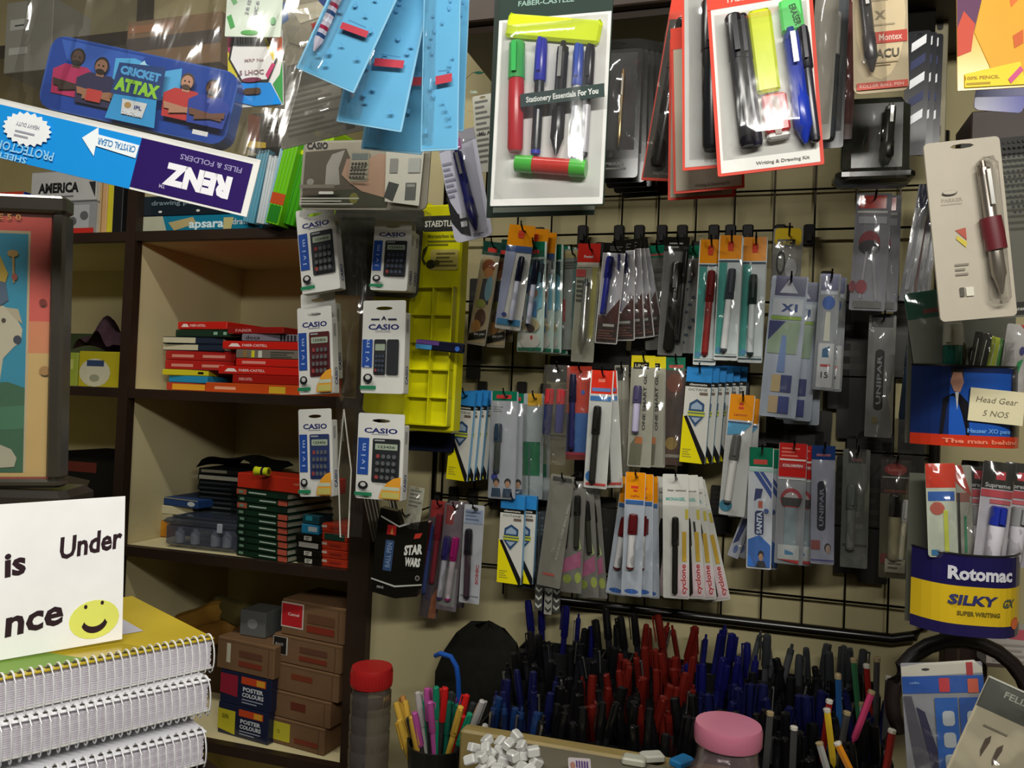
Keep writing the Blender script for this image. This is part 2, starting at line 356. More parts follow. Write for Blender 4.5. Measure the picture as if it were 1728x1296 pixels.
scene.cycles.transparent_max_bounces = 24; scene.cycles.max_bounces = 6; scene.cycles.use_denoising = True; scene.cycles.caustics_reflective = False; scene.cycles.caustics_refractive = False
# ================================================================== pen packets hanging on the grid
RED = '#c8281e'; ORG = '#e8920f/gloss'; GRN = '#0c6b4c/gloss'; WHT = '#dcdcd6'; BLK = '#14130f/gloss'; BLU = '#1d5fb0/gloss'; YEL = '#e6d914/gloss'
CELLO = [('R', .40, .05, .62, .075, '#d23415'), ('R', .38, .078, .64, .1, '#d23415'), ('R', .4, .103, .62, .125, '#d23415')]
def pack(name, what, pos, base, ops=(), pens=(), film=(.13, 1), more=(), group=None, cat='pen packet', hk=True, label=None, bulge=.006, r=.06, hole=.035, w=.06, yaw=TH, moreg=None, outline=None, filmm=FILM, t=.0008):
    """one packet (card, clear sleeve, pen) and the ones hanging with it on the same hook; more: (xt,yt,xb,yb,w) of each, front to back"""
    more = [(*q[:4], w + .022 - (w - q[4]) * 1.35) for q in more]; w += .022
    if len(what.split()) > 13: print('LONG', name, len(what.split()), what)
    fr = frame(*pos, w=w, yaw=yaw); lab = label or (what + (', in front' if more else ''))
    it = Item(name, fr, lab, cat, moreg)
    card(it, base, ops, r=r, hole=hole, outline=outline, t=t)
    if film: sleeve(it, film[0], film[1], bulge, mat=filmm)
    for p in pens:
        p = list(p); kw = p.pop() if isinstance(p[-1], dict) else {}
        pen(it.root, it.W, it.H, *p, **kw)
    for i, q in enumerate(more):
        fr2 = frame(q[0], q[1], q[2], q[3], pos[4], w=q[4], yaw=yaw)
        tail = ', hindmost' if i == len(more) - 1 and i > 0 else ', %s from front' % ORD[i + 1]
        it.copy(fr2, what + tail, moreg)
    if hk: hook(pos[0] + 1, pos[1] + 8, w + .012, ' '.join(('black wire hook of the ' + what).split()[:15]))
    return it
def seq(x0, y0, x1, y1, n, dx, dy=0, dxb=None, w=.06, dw=.0075):
    dxb = dx if dxb is None else dxb
    return [(x0 + dx * k, y0 + dy * k, x1 + dxb * k, y1 + dy * k, w - dw * k) for k in range(1, n + 1)]
# ---- top row
K = [('R', .0, 0, 1, .13, '#0b3b33/gloss'), ('O', .3, .06, .8, .1, '#c22a22'), ('R', .06, .15, .94, .98, '#c9b48c'), ('E', .5, .24, .36, .07, '#9c4a28'), ('E', .55, .3, .26, .05, '#d08a4e'), ('P', [(.3, .36), (.7, .36), (.8, .6), (.25, .62)], '#3a3c46'), ('E', .7, .45, .2, .12, '#7fb0c0'), ('E', .4, .6, .28, .04, '#a8b050'), ('E', .5, .74, .3, .09, '#5a3424'), ('E', .35, .82, .25, .06, '#b8803c'), ('P', [(.04, .9), (.96, .84), (.96, .92), (.04, .97)], BLK), ('T', 'the pen', .6, .89, .025, WHT, 6)]
pack('printed_pen_packet', 'narrow packet with dark green header and brown cartoon style print', (832, 408, 803, 582, 31), '#b9b2a0', K, film=(.1, 1), more=[(848, 412, 836, 586, .05), (862, 404, 850, 575, .04)], w=.062)
pack('blue_pen_packet', 'orange headed white packet with a blue capped pen, leaning left', (882, 380, 856, 556, 44), WHT, [('R', 0, 0, 1, .2, ORG)] + CELLO + [('R', 0, .2, 1, .26, '#1f4f93'), ('P', [(.0, .26), (.4, .26), (.25, .95), (0, .95)], '#a9b3d6'), ('R', .05, .9, .95, .96, '#3d8fc4'), ('E', .3, .86, .1, .02, '#2b3e8c')],
     [(.7, .3, .62, .94, .0045, '#10182e/plastic', '#b9bed0/plastic')], film=(.2, 1), more=[(905, 386, 886, 560, .07), (918, 392, 900, 562, .062)], w=.078)
T5 = [('R', .08, 0, .92, .14, GRN), ('O', .22, .075, .72, .11, '#d02c2c'), ('R', .06, .16, .3, .96, '#e9efe8'), ('P', [(.3, .16), (.9, .16), (.9, .42), (.45, .42)], '#0d4f55'), ('P', [(.4, .2), (.9, .3), (.9, .6), (.3, .66)], '#6fc0d8'), ('E', .34, .38, .14, .09, '#174a86'), ('E', .55, .47, .18, .045, '#b26b45'), ('P', [(.38, .54), (.7, .54), (.72, .68), (.36, .68)], '#2877b4'), ('E', .5, .76, .34, .06, '#c6b886'), ('E', .52, .79, .15, .035, '#3a2018'), ('E', .5, .9, .38, .07, '#dcdad0'), ('E', .56, .87, .05, .02, '#c23a30'), ('R', .05, .96, .95, .99, '#14664d')]
pack('teal_print_packet', 'green headed packet with teal and white picture print', (901, 408, 894, 594, 44), '#cfe6dc', T5, film=(.14, 1), more=[(917, 411, 911, 594, .058), (929, 413, 925, 592, .05), (940, 416, 936, 590, .042), (951, 419, 948, 588, .034)], w=.068, yaw=21)
pack('clear_blister_packet', 'clear packet with a red strip beside the red headed grip pen', (966, 420, 962, 590, 34), '#8e968f', [('R', .05, .02, .95, .09, '#c4b57a'), ('R', .1, .5, .22, .72, '#b23434'), ('R', .55, .12, .8, .8, '#5d7f7c'), ('L', .1, .12, .9, .2, 3, '#5c5c52')], film=(.02, 1), more=[(975, 426, 972, 596, .03)], w=.04, yaw=20, bulge=.009)
pack('grip_pen_packet', 'red headed clear packet with a chunky grey grip pen', (995, 411, 982, 611, 38), '#9fa08c', [('R', 0, 0, 1, .16, RED + '/gloss'), ('T', 'Pentel', .5, .11, .022, WHT), ('R', .02, .16, .98, .2, '#c9c2b0'), ('R', 0, .22, .42, .28, '#d04040'), ('P', [(.7, .2), (.95, .2), (.9, .8), (.7, .8)], '#b0a85a'), ('L', .05, .3, .4, .5, 5, '#4a4a44')],
     [(.5, .3, .48, .93, .0058, '#3b4247/plastic', '#c6c8c2/metal', 'click')], film=(.16, 1), w=.06, bulge=.01)
T6 = [('R', 0, .0, 1, .1, BLK), ('L', .3, .03, .9, .08, 3, '#6a6a66'), ('R', .05, .11, .95, .985, '#c7c6cf'), ('P', [(.05, .72), (.4, .72), (.95, .55), (.95, .985), (.05, .985)], '#4a0f0c'), ('P', [(.05, .79), (.95, .79), (.95, .985), (.05, .985)], '#2a1210'), ('R', .3, .805, .8, .83, '#b8b8b0'), ('L', .12, .86, .9, .96, 4, '#7d4a40')]
pack('dark_red_pen_packet', 'tapering white edged packet with blue pen over a dark red band', (1038, 410, 1022, 580, 38), '#dcdad8', T6, [(.38, .14, .28, .72, .0052, '#23287c/plastic', '#2b3188/plastic')], film=(.1, 1), more=[(1052, 406, 1052, 583, .060), (1062, 404, 1070, 583, .052), (1068, 405, 1087, 581, .044), (1074, 406, 1103, 574, .036)], w=.07, bulge=.008)
pack('eraser_packet', 'clear packet with dark green header behind the dark red fan', (1108, 414, 1112, 590, 46), '#74766e', [('R', 0, 0, 1, .12, GRN), ('R', .15, .08, .85, .1, '#9c4a48'), ('L', .1, .2, .9, .8, 7, '#595a55')], film=(.1, 1), w=.02, yaw=15)
pack('black_pen_packet', 'smoky clear packet holding a thick black pen', (1143, 400, 1130, 600, 42), '#6c6c68', [('R', 0, 0, 1, .12, BLK), ('L', .2, .04, .8, .1, 2, '#8a8a86')], [(.6, .22, .45, .96, .009, BLK, '#1b1b19/plastic', 'marker'), (.9, .1, .8, .9, .004, '#111/plastic' if 0 else '#151515/plastic', '#151515/plastic')], film=(.08, 1), w=.05, bulge=.013)
pack('speckled_packet', 'clear packet with dark blue speckles and a green header strip', (1169, 414, 1160, 596, 28), '#9a9c98', [('R', 0, 0, 1, .12, GRN)] + [('E', .2 + .6 * ((i * 37) % 10) / 10, .2 + .07 * i, .12, .013, '#1f3b52') for i in range(11)], film=(.1, 1), w=.042)
T7 = [('R', .04, 0, .96, .19, ORG)] + CELLO + [('R', .04, .2, .96, .215, '#2a4a5c'), ('P', [(.06, .22), (.4, .22), (.38, .5), (.3, .95), (.04, .95)], '#3aa79c'), ('P', [(.4, .22), (.95, .22), (.95, .95), (.3, .95), (.38, .5)], '#d9e4e4'), ('E', .2, .92, .15, .025, '#3d8bb0'), ('R', .03, .965, .97, .975, '#1b3f4a')]
pack('red_pen_packet', 'orange headed teal and white packet with a dark red pen', (1200, 404, 1188, 616, 38), '#e2e8e6', T7, [(.62, .25, .5, .93, .0052, '#6a1a1a/plastic', '#8e2f2b/plastic')], film=(.2, 1), w=.075, yaw=15)
pack('grey_pen_packet', 'orange headed teal and white packet with a grey capped pen, middle of three', (1234, 397, 1224, 608, 40), '#e2e8e6', T7, [(.62, .27, .4, .94, .0052, '#3c444c/plastic', '#d8dcdc/plastic')], film=(.2, 1), w=.082, yaw=16)
pack('black_cap_pen_packet', 'orange headed teal and white packet with a dark teal cap, right of three', (1275, 400, 1265, 612, 42), '#cdd6d4', T7, [(.5, .3, .5, .95, .005, '#20302e/plastic', '#c2caca/plastic')], film=(.2, 1), w=.07, yaw=17)
pack('compass_packet', 'yellow headed clear packet with coiled dark wires above the tall blue packet', (1331, 385, 1325, 480, 50), '#8f8f88', [('O', .05, 0, .95, .3, '#d8b818', .2), ('R', .15, .2, .75, .33, BLK), ('T', 'LINC', .45, .265, .07, '#d8c84a', 0, .4), ('E', .3, .62, .16, .22, '#2b2b30'), ('E', .3, .62, .1, .16, '#8f8f88'), ('E', .65, .72, .2, .18, '#b9b9bd')], film=(.25, 1), w=.05, bulge=.012)
T8 = [('R', .12, .0, .95, .14, '#16225c/gloss'), ('P', [(.25, .12), (.5, .02), (.75, .12)], '#c8cdd8'), ('R', .1, .16, .92, .28, '#bfc8cf'), ('T', 'X1', .55, .225, .05, '#1b3f80', 0, .45, .05), ('R', .08, .285, .9, .31, '#84a73c'), ('P', [(.05, .32), (.5, .32), (.05, .46)], '#1a2a6b'), ('P', [(.5, .32), (.9, .32), (.85, .55), (.05, .55), (.05, .46)], '#8fa58c'), ('P', [(.42, .42), (.55, .42), (.58, .68), (.36, .68)], '#6a86b8'), ('R', .25, .7, .5, .82, '#bfa878'), ('R', .5, .7, .8, .82, '#23306e'), ('R', .22, .85, .48, .97, '#bda47c'), ('R', .48, .85, .78, .97, '#2a3a80')]
pack('long_blue_pen_packet', 'long shiny blue and clear packet printed X1, largest of the top row', (1334, 466, 1311, 704, 62), '#a9b4c4', T8 , [], film=(.02, 1), w=.085, bulge=.011, more=[(1355, 476, 1338, 706, .06), (1362, 486, 1352, 708, .045)])
T9 = [('R', .1, 0, .9, .14, '#152468/gloss'), ('R', .1, .15, .9, .18, '#b9c2ce'), ('E', .5, .25, .3, .06, '#2c5aa8'), ('P', [(.4, .33), (.62, .33), (.66, .58), (.36, .58)], '#c6c8b8'), ('R', .15, .6, .9, .98, '#c3c6c8'), ('P', [(.35, .65), (.7, .62), (.62, .68), (.68, .72), (.35, .72)], '#1f5c86'), ('R', .3, .78, .75, .8, '#b03030'), ('T', '15', .52, .87, .05, '#33363a', 0, .34)]
pack('marker_packet', 'slim clear packet with navy header and a sticker reading 15', (1402, 462, 1388, 658, 36), '#8e949a', T9, film=(.02, 1), w=.07, bulge=.012, more=[(1412, 468, 1402, 664, .05)])
T10 = [('R', .08, .02, .85, .13, '#b8281a/gloss'), ('R', .05, .15, .9, .17, '#c8c8c4'), ('R', .1, .2, .9, .26, '#9a9aa0'), ('E', .45, .42, .3, .1, '#7a1c28'), ('E', .45, .46, .3, .06, '#1b1b26'), ('P', [(.5, .48), (.6, .47), (.78, .9), (.7, .92)], '#77777c'), ('P', [(.35, .5), (.42, .5), (.3, .9), (.24, .9)], '#8a8a90'), ('E', .3, .8, .16, .06, '#7a1f2e'), ('E', .05, .8, .1, .05, '#6a1c2a'), ('R', .1, .92, .9, .98, '#50504e')]
pack('geometry_compass_packet', 'red headed clear packet with a dark red geometry compass', (1476, 326, 1462, 524, 60), '#6f7078', T10, film=(.02, 1), w=.10, bulge=.014, cat='compass packet', more=[(1492, 330, 1484, 522, .085)])
pack('correction_pen_packet', 'grey clear packet with a black grip tool lettered UNIPAR below the compass packet', (1490, 532, 1481, 738, 46), '#6a6b68', [('R', .1, 0, .9, .1, '#2a2a2c'), ('O', .28, .28, .62, .78, '#141416/gloss', .45), ('T', 'UNIPAR', .45, .53, .16, '#777a7c', 90, .4), ('E', .35, .86, .12, .03, '#6d6438'), ('R', .08, .95, .92, .97, '#222')] if 0 else [('R', .1, 0, .9, .1, '#2a2a2c'), ('O', .28, .28, .62, .78, '#141416/gloss', .45), ('T', 'UNIPAR', .45, .53, .16, '#777a7c', 90, .4), ('E', .35, .86, .12, .03, '#6d6438')], film=(.02, 1), w=.06, bulge=.012)
# silver film strips leaning behind the big blister on the right
for k, (xt, xb) in enumerate(((1562, 1527), (1571, 1541), (1580, 1555))):
    it = Item('silver_pen_packet', frame(xt, 312 + 4 * k, xb, 508 + 3 * k, 22, w=.11 - .01 * k), 'silvery clear pen sleeve left of the large beige blister, %s from left' % ORD[k], 'pen packet')
    card(it, '#3a3c44/gloss', [('R', .1, 0, .9, .2, '#1c2244'), ('R', .3, .25, .6, .9, '#6a4a48' if k == 1 else '#8a8c92')], hole=0); sleeve(it, 0, 1, .006, amp=.003)
for k, (xt, xb) in enumerate(((1540, 1524), (1550, 1536))):
    it = Item('dark_pen', frame(xt, 572, xb, 708, 14, w=.13 - .01 * k), 'dark blue glossy pen left of the blue pen holder, ' + ('outer one' if k == 0 else 'inner one'), 'pen'); pen(it.root, it.W, it.H, .5, 0, .5, 1, .007, '#15202e/plastic', '#1a2a3c/plastic', 'marker', .004)
# ---- second row
def octane(xt, yt, xb, yb, wd, n, lab, dx, w):
    ops = [('R', 0, .0, 1, .16, '#2d84c8/gloss'), ('R', 0, .155, 1, .205, BLK), ('T', 'classmate', .5, .18, .022, '#c8c8c0', 0, .7, .03), ('R', 0, .205, 1, 1, '#c9c9c0'), ('T', 'OCTANE', .5, .235, .024, '#3a3a3c', 0, .75, .01), ('O', .58, .26, .9, .29, '#6a5a50'), ('P', [(.22, .38), (.5, .33), (.8, .38), (.8, .46), (.2, .46)], '#27486e'), ('P', [(.3, .4), (.5, .36), (.72, .4), (.72, .44), (.28, .44)], '#8fa4b8'), ('R', .18, .46, .84, .51, '#b8bc34'), ('R', .18, .475, .84, .485, '#27486e'), ('P', [(.2, .51), (.82, .51), (.5, .62)], '#27486e'), ('P', [(.32, .525), (.7, .525), (.5, .58)], '#9aa8bc'), ('P', [(0, .5), (1, 1), (0, 1)], YEL), ('P', [(.04, .52), (.16, .51), (1, .93), (1, 1), (.9, 1)], '#1a1a1c/gloss'), ('L', .08, .85, .45, .95, 4, '#a8a020')]
    it = Item('pen_box', frame(xt, yt, xb, yb, wd, w=w, yaw=22), lab + (', front one' if n else ''), 'pen box')
    mb = MB(); W, H = it.W, it.H; mb.poly([[(-W / 2, -H), (W / 2, -H), (W / 2, 0), (-W / 2, 0)], ell(0, -.03 * H, .004, .002, 8)[::-1]], 0, .007, '#6db0dc/gloss'); draw(mb, W, H, ops, 0)
    s = W; mb.X = Matrix(((0, -1, 0, W / 2), (1, 0, 0, 0), (0, 0, 1, 0), (0, 0, 0, 1))); draw(mb, .007, H, [('R', 0, 0, 1, .16, '#2d84c8/gloss'), ('R', .1, .18, .9, .86, '#8cc4e6'), ('P', [(0, .86), (.5, .93), (1, .88), (1, .99), (0, .99)], '#20262c')], 0, x0=0); mb.X = None
    mb.build('carton', it.root)
    for i in range(n): it.copy(frame(xt + dx * (i + 1), yt - i * .5, xb + dx * (i + 1), yb - 2 * i, wd, w=w - .011 * (i + 1), yaw=22), lab + (', %s from the front' % ORD[i + 1]))
    hook(xt, yt + 6, w + .01, ' '.join(('black wire hook of the ' + lab).split()[:15]))
octane(785, 661, 771, 810, 35, 4, 'shield printed pen carton, stack next to the yellow rack', 11, .085)
octane(1181, 620, 1168, 781, 43, 5, 'shield printed pen carton, stack under the orange headed packets', 12, .085)
octane(866, 836, 859, 984, 40, 1, 'shield printed pen carton, lowest pair on the grid', 20, .085)
BOYS = [('R', .05, 0, .95, .09, GRN), ('O', .2, .035, .75, .07, '#c23030'), ('R', .03, .1, .97, .99, '#a9aeb6'), ('L', .1, .14, .5, .2, 3, '#6f747c'), ('E', .22, .8, .12, .035, '#2b3aa0')] + [x for cx in (.3, .72) for x in (('E', cx, .84, .12, .035, '#1a1a20'), ('E', cx, .86, .09, .03, '#b08868'), ('P', [(cx - .18, .98), (cx - .15, .9), (cx + .15, .9), (cx + .18, .98)], '#274058'))]
pack('young_people_packet', 'green headed grey packet with two figures printed at its foot', (852, 660, 846, 842, 46), '#9aa0a8', BOYS, [(.35, .3, .32, .76, .0055, '#24384a/plastic', '#3c4440/plastic')], film=(.09, 1), w=.07, bulge=.012, more=[(868, 664, 864, 842, .05), (880, 664, 876, 840, .03)])
pack('green_band_packet', 'grey packet with a wide green band and yellow header', (901, 664, 898, 842, 34), '#9aa4a6', [('R', .2, 0, .9, .12, '#c09420'), ('R', .0, .46, .85, .78, '#0d6a46/gloss'), ('R', .3, .48, .36, .98, '#4a5a58')], film=(.1, 1), w=.045, bulge=.01, more=[(912, 668, 910, 842, .03)])
it = pack('clear_pen_case', 'tall clear plastic case holding two blue and red pens', (941, 616, 932, 784, 44), '#8d8a80/clear', [], [(.3, .24, .24, .7, .007, '#c03038/plastic', '#252c5e/plastic', 'marker'), (.72, .24, .7, .68, .007, '#c03038/plastic', '#3a3c78/plastic', 'marker')], film=(.0, 1), w=.08, bulge=.018, r=.15, filmm='#d8d8d0/clear')
pack('red_card_packet', 'red and blue card packet with a dark pen beside the clear case', (978, 618, 975, 776, 42), '#7c1d14', [('R', .0, 0, 1, .5, '#c2341c'), ('R', .35, .5, 1, .92, '#2f62a4'), ('R', 0, .5, .35, .92, '#2a2c6a'), ('E', .66, .28, .08, .025, '#2f5aa8'), ('R', 0, .92, 1, .95, '#a02038')], [(.28, .08, .26, .9, .005, '#20203c/plastic', '#2a2a5a/plastic')], film=(.05, 1), w=.05)
T12 = [('R', .05, 0, .95, .2, '#d8301c/gloss'), ('O', .35, .07, .65, .1, '#e6745c'), ('R', .1, .15, .9, .18, '#5a78b0'), ('R', .05, .22, .95, .26, '#2a78bc'), ('E', .25, .9, .2, .045, '#2470b8'), ('R', .08, .955, .95, .975, '#cc3a34')]
pack('white_pen_packet', 'white packet with a red header, blue stripe and a black pen', (1017, 625, 1004, 824, 39), '#d0d2cc', T12, [(.42, .3, .38, .96, .0055, '#1c1c1a/plastic', '#2c2c28/plastic')], film=(.2, 1), w=.08, more=[(1022, 626, 1032, 830, .066)])
pack('beige_slim_packet', 'slim beige blank packet behind the white red headed ones', (1049, 616, 1050, 802, 24), '#a7a594', [('R', .1, .02, .6, .14, '#3a3a34'), ('R', .45, .14, .52, .98, '#8a8878')], film=(.02, 1), w=.03)
T13 = [('R', .0, 0, 1, .11, '#d8c818/gloss'), ('R', .1, .06, .75, .12, BLK), ('T', 'LINC', .42, .09, .028, '#c8c098', 0, .5), ('T', 'ONE SMART GL', .62, .42, .12, '#26261f', 90, .5, .03), ('P', [(.05, .98), (.1, .8), (.35, .72), (.6, .8), (.55, .98)], '#6a6a52'), ('R', .3, .73, .6, .79, '#c07038')]
pack('yellow_header_packet', 'yellow headed grey packet with upright black lettering and a violet pen', (1086, 600, 1078, 788, 40), '#a6a594', T13, [(.34, .27, .3, .7, .0055, '#4a4468/plastic', '#bcb8d4/plastic')], film=(.1, 1), w=.07, more=[(1104, 602, 1102, 788, .056)])
pack('brown_print_packet', 'green headed dark brown printed packet', (1140, 603, 1135, 785, 34), '#4a3024', [('R', 0, 0, 1, .12, GRN), ('R', .2, .07, .9, .1, '#a84a40'), ('E', .5, .24, .4, .09, '#6a3018'), ('P', [(.2, .4), (.8, .34), (.9, .7), (.1, .75)], '#3c2a20'), ('E', .4, .8, .3, .06, '#8a7030'), ('R', .1, .9, .9, .93, '#8a8478')], film=(.1, 1), w=.05, more=[(1128, 608, 1122, 790, .035)])
pack('orange_header_long_packet', 'orange headed white packet with a silver pen, leaning left', (1253, 666, 1234, 870, 44), '#c9cbc8', [('R', .05, .0, .97, .21, ORG)] + [('R', .42, .07, .58, .09, '#d23415'), ('R', .4, .1, .6, .12, '#d23415'), ('T', 'Larmor', .5, .165, .02, '#a84a18', 0, .5)] + [('R', .05, .225, .95, .24, '#21507c'), ('P', [(.05, .24), (.95, .24), (.6, .32), (.05, .34)], '#4aa0cc'), ('E', .25, .92, .25, .05, '#2f7f9c')],
     [(.45, .33, .3, .9, .0058, '#5a5a58/plastic', '#c8c8c4/plastic')], film=(.21, 1), w=.075, more=[(1262, 672, 1250, 868, .06)])
# ---- third row
T14 = [('P', [(0, .1), (.45, .18), (.75, .13), (1, .15), (1, .84), (.5, .93), (0, .87)], '#15140f/gloss'), ('P', [(.05, .085), (.42, .175), (.62, .125), (.64, .14), (.43, .195), (.05, .105)], '#c8c8c0'), ('R', .2, .18, .38, .29, '#b82020'), ('P', [(.27, .28), (.3, .2), (.33, .28)], '#d8904a'), ('O', .2, .35, .37, .7, '#31486e'), ('T', 'BALL PEN', .285, .52, .09, '#7088a8', 90, .28), ('P', [(.54, .38), (.62, .34), (.66, .37), (.74, .27), (.95, .22), (.95, .62), (.62, .66), (.56, .55)], '#15140f/gloss'), ('P', [(.76, .24), (.9, .22), (.86, .28), (.74, .3)], '#b83020'), ('T', 'STAR', .76, .42, .1, '#cfcfc8', 12, .36, .05, .2), ('T', 'WARS', .77, .56, .09, '#cfcfc8', 3, .3, .05, .1), ('P', [(0, .8), (.48, .85), (1, .79), (1, .805), (.48, .87), (0, .815)], '#b8b8b0'), ('E', .9, .73, .045, .03, '#8a8a84'), ('E', .9, .73, .03, .02, '#22211c'), ('T', 'PENS', .2, .89, .025, '#a8a8a0')]
pack('black_pen_carton', 'black six pointed carton with white slanted lettering at the wall left of the grid', (683, 862, 666, 1010, 86), '#15140f/gloss', T14, film=None, w=.105, yaw=8, r=.05, hole=0, outline=[(.02, 0), (.35, .02), (.45, .16), (.95, .08), (1, .1), (.93, .94), (.5, 1), (0, .96)], t=.022, cat='carton')
pack('clear_strip', 'creased clear strip leaning over the black carton', (704, 822, 694, 892, 26), '#b8b8a4', [('L', .1, .05, .9, .5, 5, '#7c7c70')], film=(0, 1), w=.1, bulge=.004, hk=False, cat='packet')
T15 = [('P', [(.1, .0), (.9, .0), (.9, .12), (.1, .15)], '#a01a1c/gloss')]
pack('maroon_pen_packet', 'red topped clear packet with maroon pens next to the black carton', (741, 845, 718, 1042, 30), '#4b3e42', T15 + [('R', .15, .3, .5, .85, '#352c48'), ('P', [(.6, .82), (1, .7), (.9, 1), (.5, 1)], '#9a5a38')], [(.7, .1, .6, .7, .005, '#6a1f28/plastic', '#702830/plastic'), (.25, .2, .2, .8, .004, '#2f3f7c/plastic', '#3a4a80/plastic')], film=(.0, 1), w=.065, amp=.003 if 0 else .003) if 0 else pack('maroon_pen_packet', 'red topped clear packet with maroon pens next to the black carton', (741, 845, 722, 1042, 30), '#4b3e42', T15 + [('R', .15, .3, .5, .85, '#352c48'), ('P', [(.6, .82), (1, .7), (.9, 1), (.5, 1)], '#9a5a38')], [(.7, .1, .6, .7, .005, '#6a1f28/plastic', '#702830/plastic'), (.25, .2, .2, .8, .004, '#2f3f7c/plastic', '#3a4a80/plastic')], film=(.0, 1), w=.04)
pack('purple_pen_packet', 'clear packet with magenta and violet pens, shiny at the top', (768, 850, 752, 1030, 34), '#6c6068', [('R', .1, .02, .5, .2, '#8a3030'), ('R', .1, .6, .9, .96, '#8c8c8a')], [(.35, .3, .2, .9, .0055, '#2a2458/plastic', '#9a9aa2/plastic'), (.75, .3, .6, .9, .0055, '#8a1a5a/plastic', '#b0a8ac/plastic')], film=(.0, 1), w=.06, bulge=.012, more=[(775, 846, 766, 1020, .045)])
pack('single_pen_packet', 'pale grey packet with one dark pen and small red upright lettering', (801, 852, 791, 1018, 34), '#b2b6bc', [('R', .05, .05, .95, .2, '#8894a8'), ('L', .1, .06, .9, .17, 3, '#5f6a80'), ('T', 'SONIC', .82, .7, .14, '#a84048', 90, .2, .04), ('R', .05, .92, .95, .93, '#707880')], [(.35, .24, .42, .95, .0055, '#1c1a20/plastic', '#3a2c34/plastic')], film=(.18, 1), w=.07)
for k in range(4):
    it = Item('dark_blue_packet', frame(888 + 11 * k, 866 - k, 884 + 12 * k, 992 + 2 * k, 26, w=.06 - .01 * k), 'dull blue grey sleeve hanging right of the lowest pen cartons, %s from the left' % ORD[k], 'packet'); card(it, '#4a5660', [('L', .1, .05, .9, .3, 5, '#7c8a90'), ('R', .5, .3, .9, .95, '#262c38')]); sleeve(it)
T16 = [('R', .1, .02, .9, .06, '#2b2a26'), ('T', 'ROUND GRIP BALL PEN', .8, .5, .09, '#a8a89c', 84, .5), ('R', .2, .88, .7, .9, '#b04a40')]
pack('long_grey_packet', 'long creased grey packet hanging lowest left of the middle', (950, 802, 925, 990, 40), '#76746a', T16, film=(.02, 1), w=.09, bulge=.008)
pack('twin_pen_packet', 'grey packet with two dark twisted refills and pink and green print', (972, 812, 963, 1000, 36), '#706f68', [('P', [(.0, .72), (.9, .62), (.9, .76), (0, .84)], '#a8587c'), ('E', .3, .88, .2, .04, '#8a9a38'), ('E', .8, .86, .15, .05, '#9aa848'), ('P', [(.6, .5), (.75, .46), (.9, .6), (.7, .62)], '#a8b878')], [(.25, .15, .15, .6, .0045, '#1c1c1a/plastic', '#2c2c28/plastic'), (.65, .12, .7, .6, .0045, '#1c1c1a/plastic', '#303028/plastic')], film=(.02, 1), w=.075, more=[(984, 822, 992, 996, .06), (994, 826, 1006, 990, .045)])
for k, (x, y) in enumerate(((910, 986), (926, 993), (940, 990))):
    it = Item('zigzag_strip', frame(x, y, x - 2, y + 44, 13, w=.075 - .006 * k), 'short printed strip with v marks dangling above the blue pens, %s from the left' % ORD[k], 'packet'); card(it, '#8a8a80' if k == 1 else '#3c3c38', [('P', [(.1, .1 + .3 * j), (.5, .22 + .3 * j), (.9, .1 + .3 * j), (.9, .2 + .3 * j), (.5, .32 + .3 * j), (.1, .2 + .3 * j)], '#2c2c2a' if k == 1 else '#a8a8a0') for j in range(3)], hole=0)
T17 = [('R', .02, 0, .98, .22, ORG), ('T', 'cello', .5, .19, .022, '#a84010', 0, .45), ('R', .3, .11, .66, .13, '#d23415'), ('R', .42, .14, .62, .155, '#d23415'), ('R', .05, .225, .95, .26, '#1d62a8'), ('R', .02, .27, .98, .99, '#b9c3cf'), ('E', .5, .96, .35, .02, '#2b5fb0')]
pack('orange_fan_packet', 'orange headed pale blue packet, dark red pen, in a fan', (1073, 797, 1065, 1006, 34), '#c6ccd4', T17, [(.5, .33, .42, .78, .006, '#5a1418/plastic', '#c8c8c8/plastic')], film=(.22, 1), w=.085, more=[(1086, 800, 1084, 1008, .07), (1094, 804, 1096, 1000, .06), (1066, 806, 1040, 988, .05)])
T18 = [('R', .02, 0, .98, .99, '#d2d2ca'), ('T', 'bear camcos', .55, .13, .018, '#30302c', 0, .7), ('T', 'MONAGEL', .5, .2, .025, '#56a89c', 0, .75, .03), ('R', .86, .28, .98, .36, '#c8b83c'), ('R', .74, .46, .9, .7, '#c9a21c'), ('P', [(.45, .8), (.6, .72), (.95, .72), (.95, .98), (.45, .98)], '#e2ccd0'), ('T', 'cyclone', .78, .84, .18, '#b82828', 90, .24, .03)]
pack('white_fan_packet', 'white packet with yellow bar and red upright lettering, in a fan', (1140, 800, 1141, 1010, 44), '#d6d6ce', T18, [(.5, .34, .46, .96, .0045, '#1a1a18/plastic', '#1c1c1a/plastic')], film=(.25, 1), w=.085, more=[(1156, 802, 1167, 1002, .072), (1164, 806, 1186, 998, .062), (1168, 812, 1206, 990, .052), (1128, 806, 1108, 996, .045)])
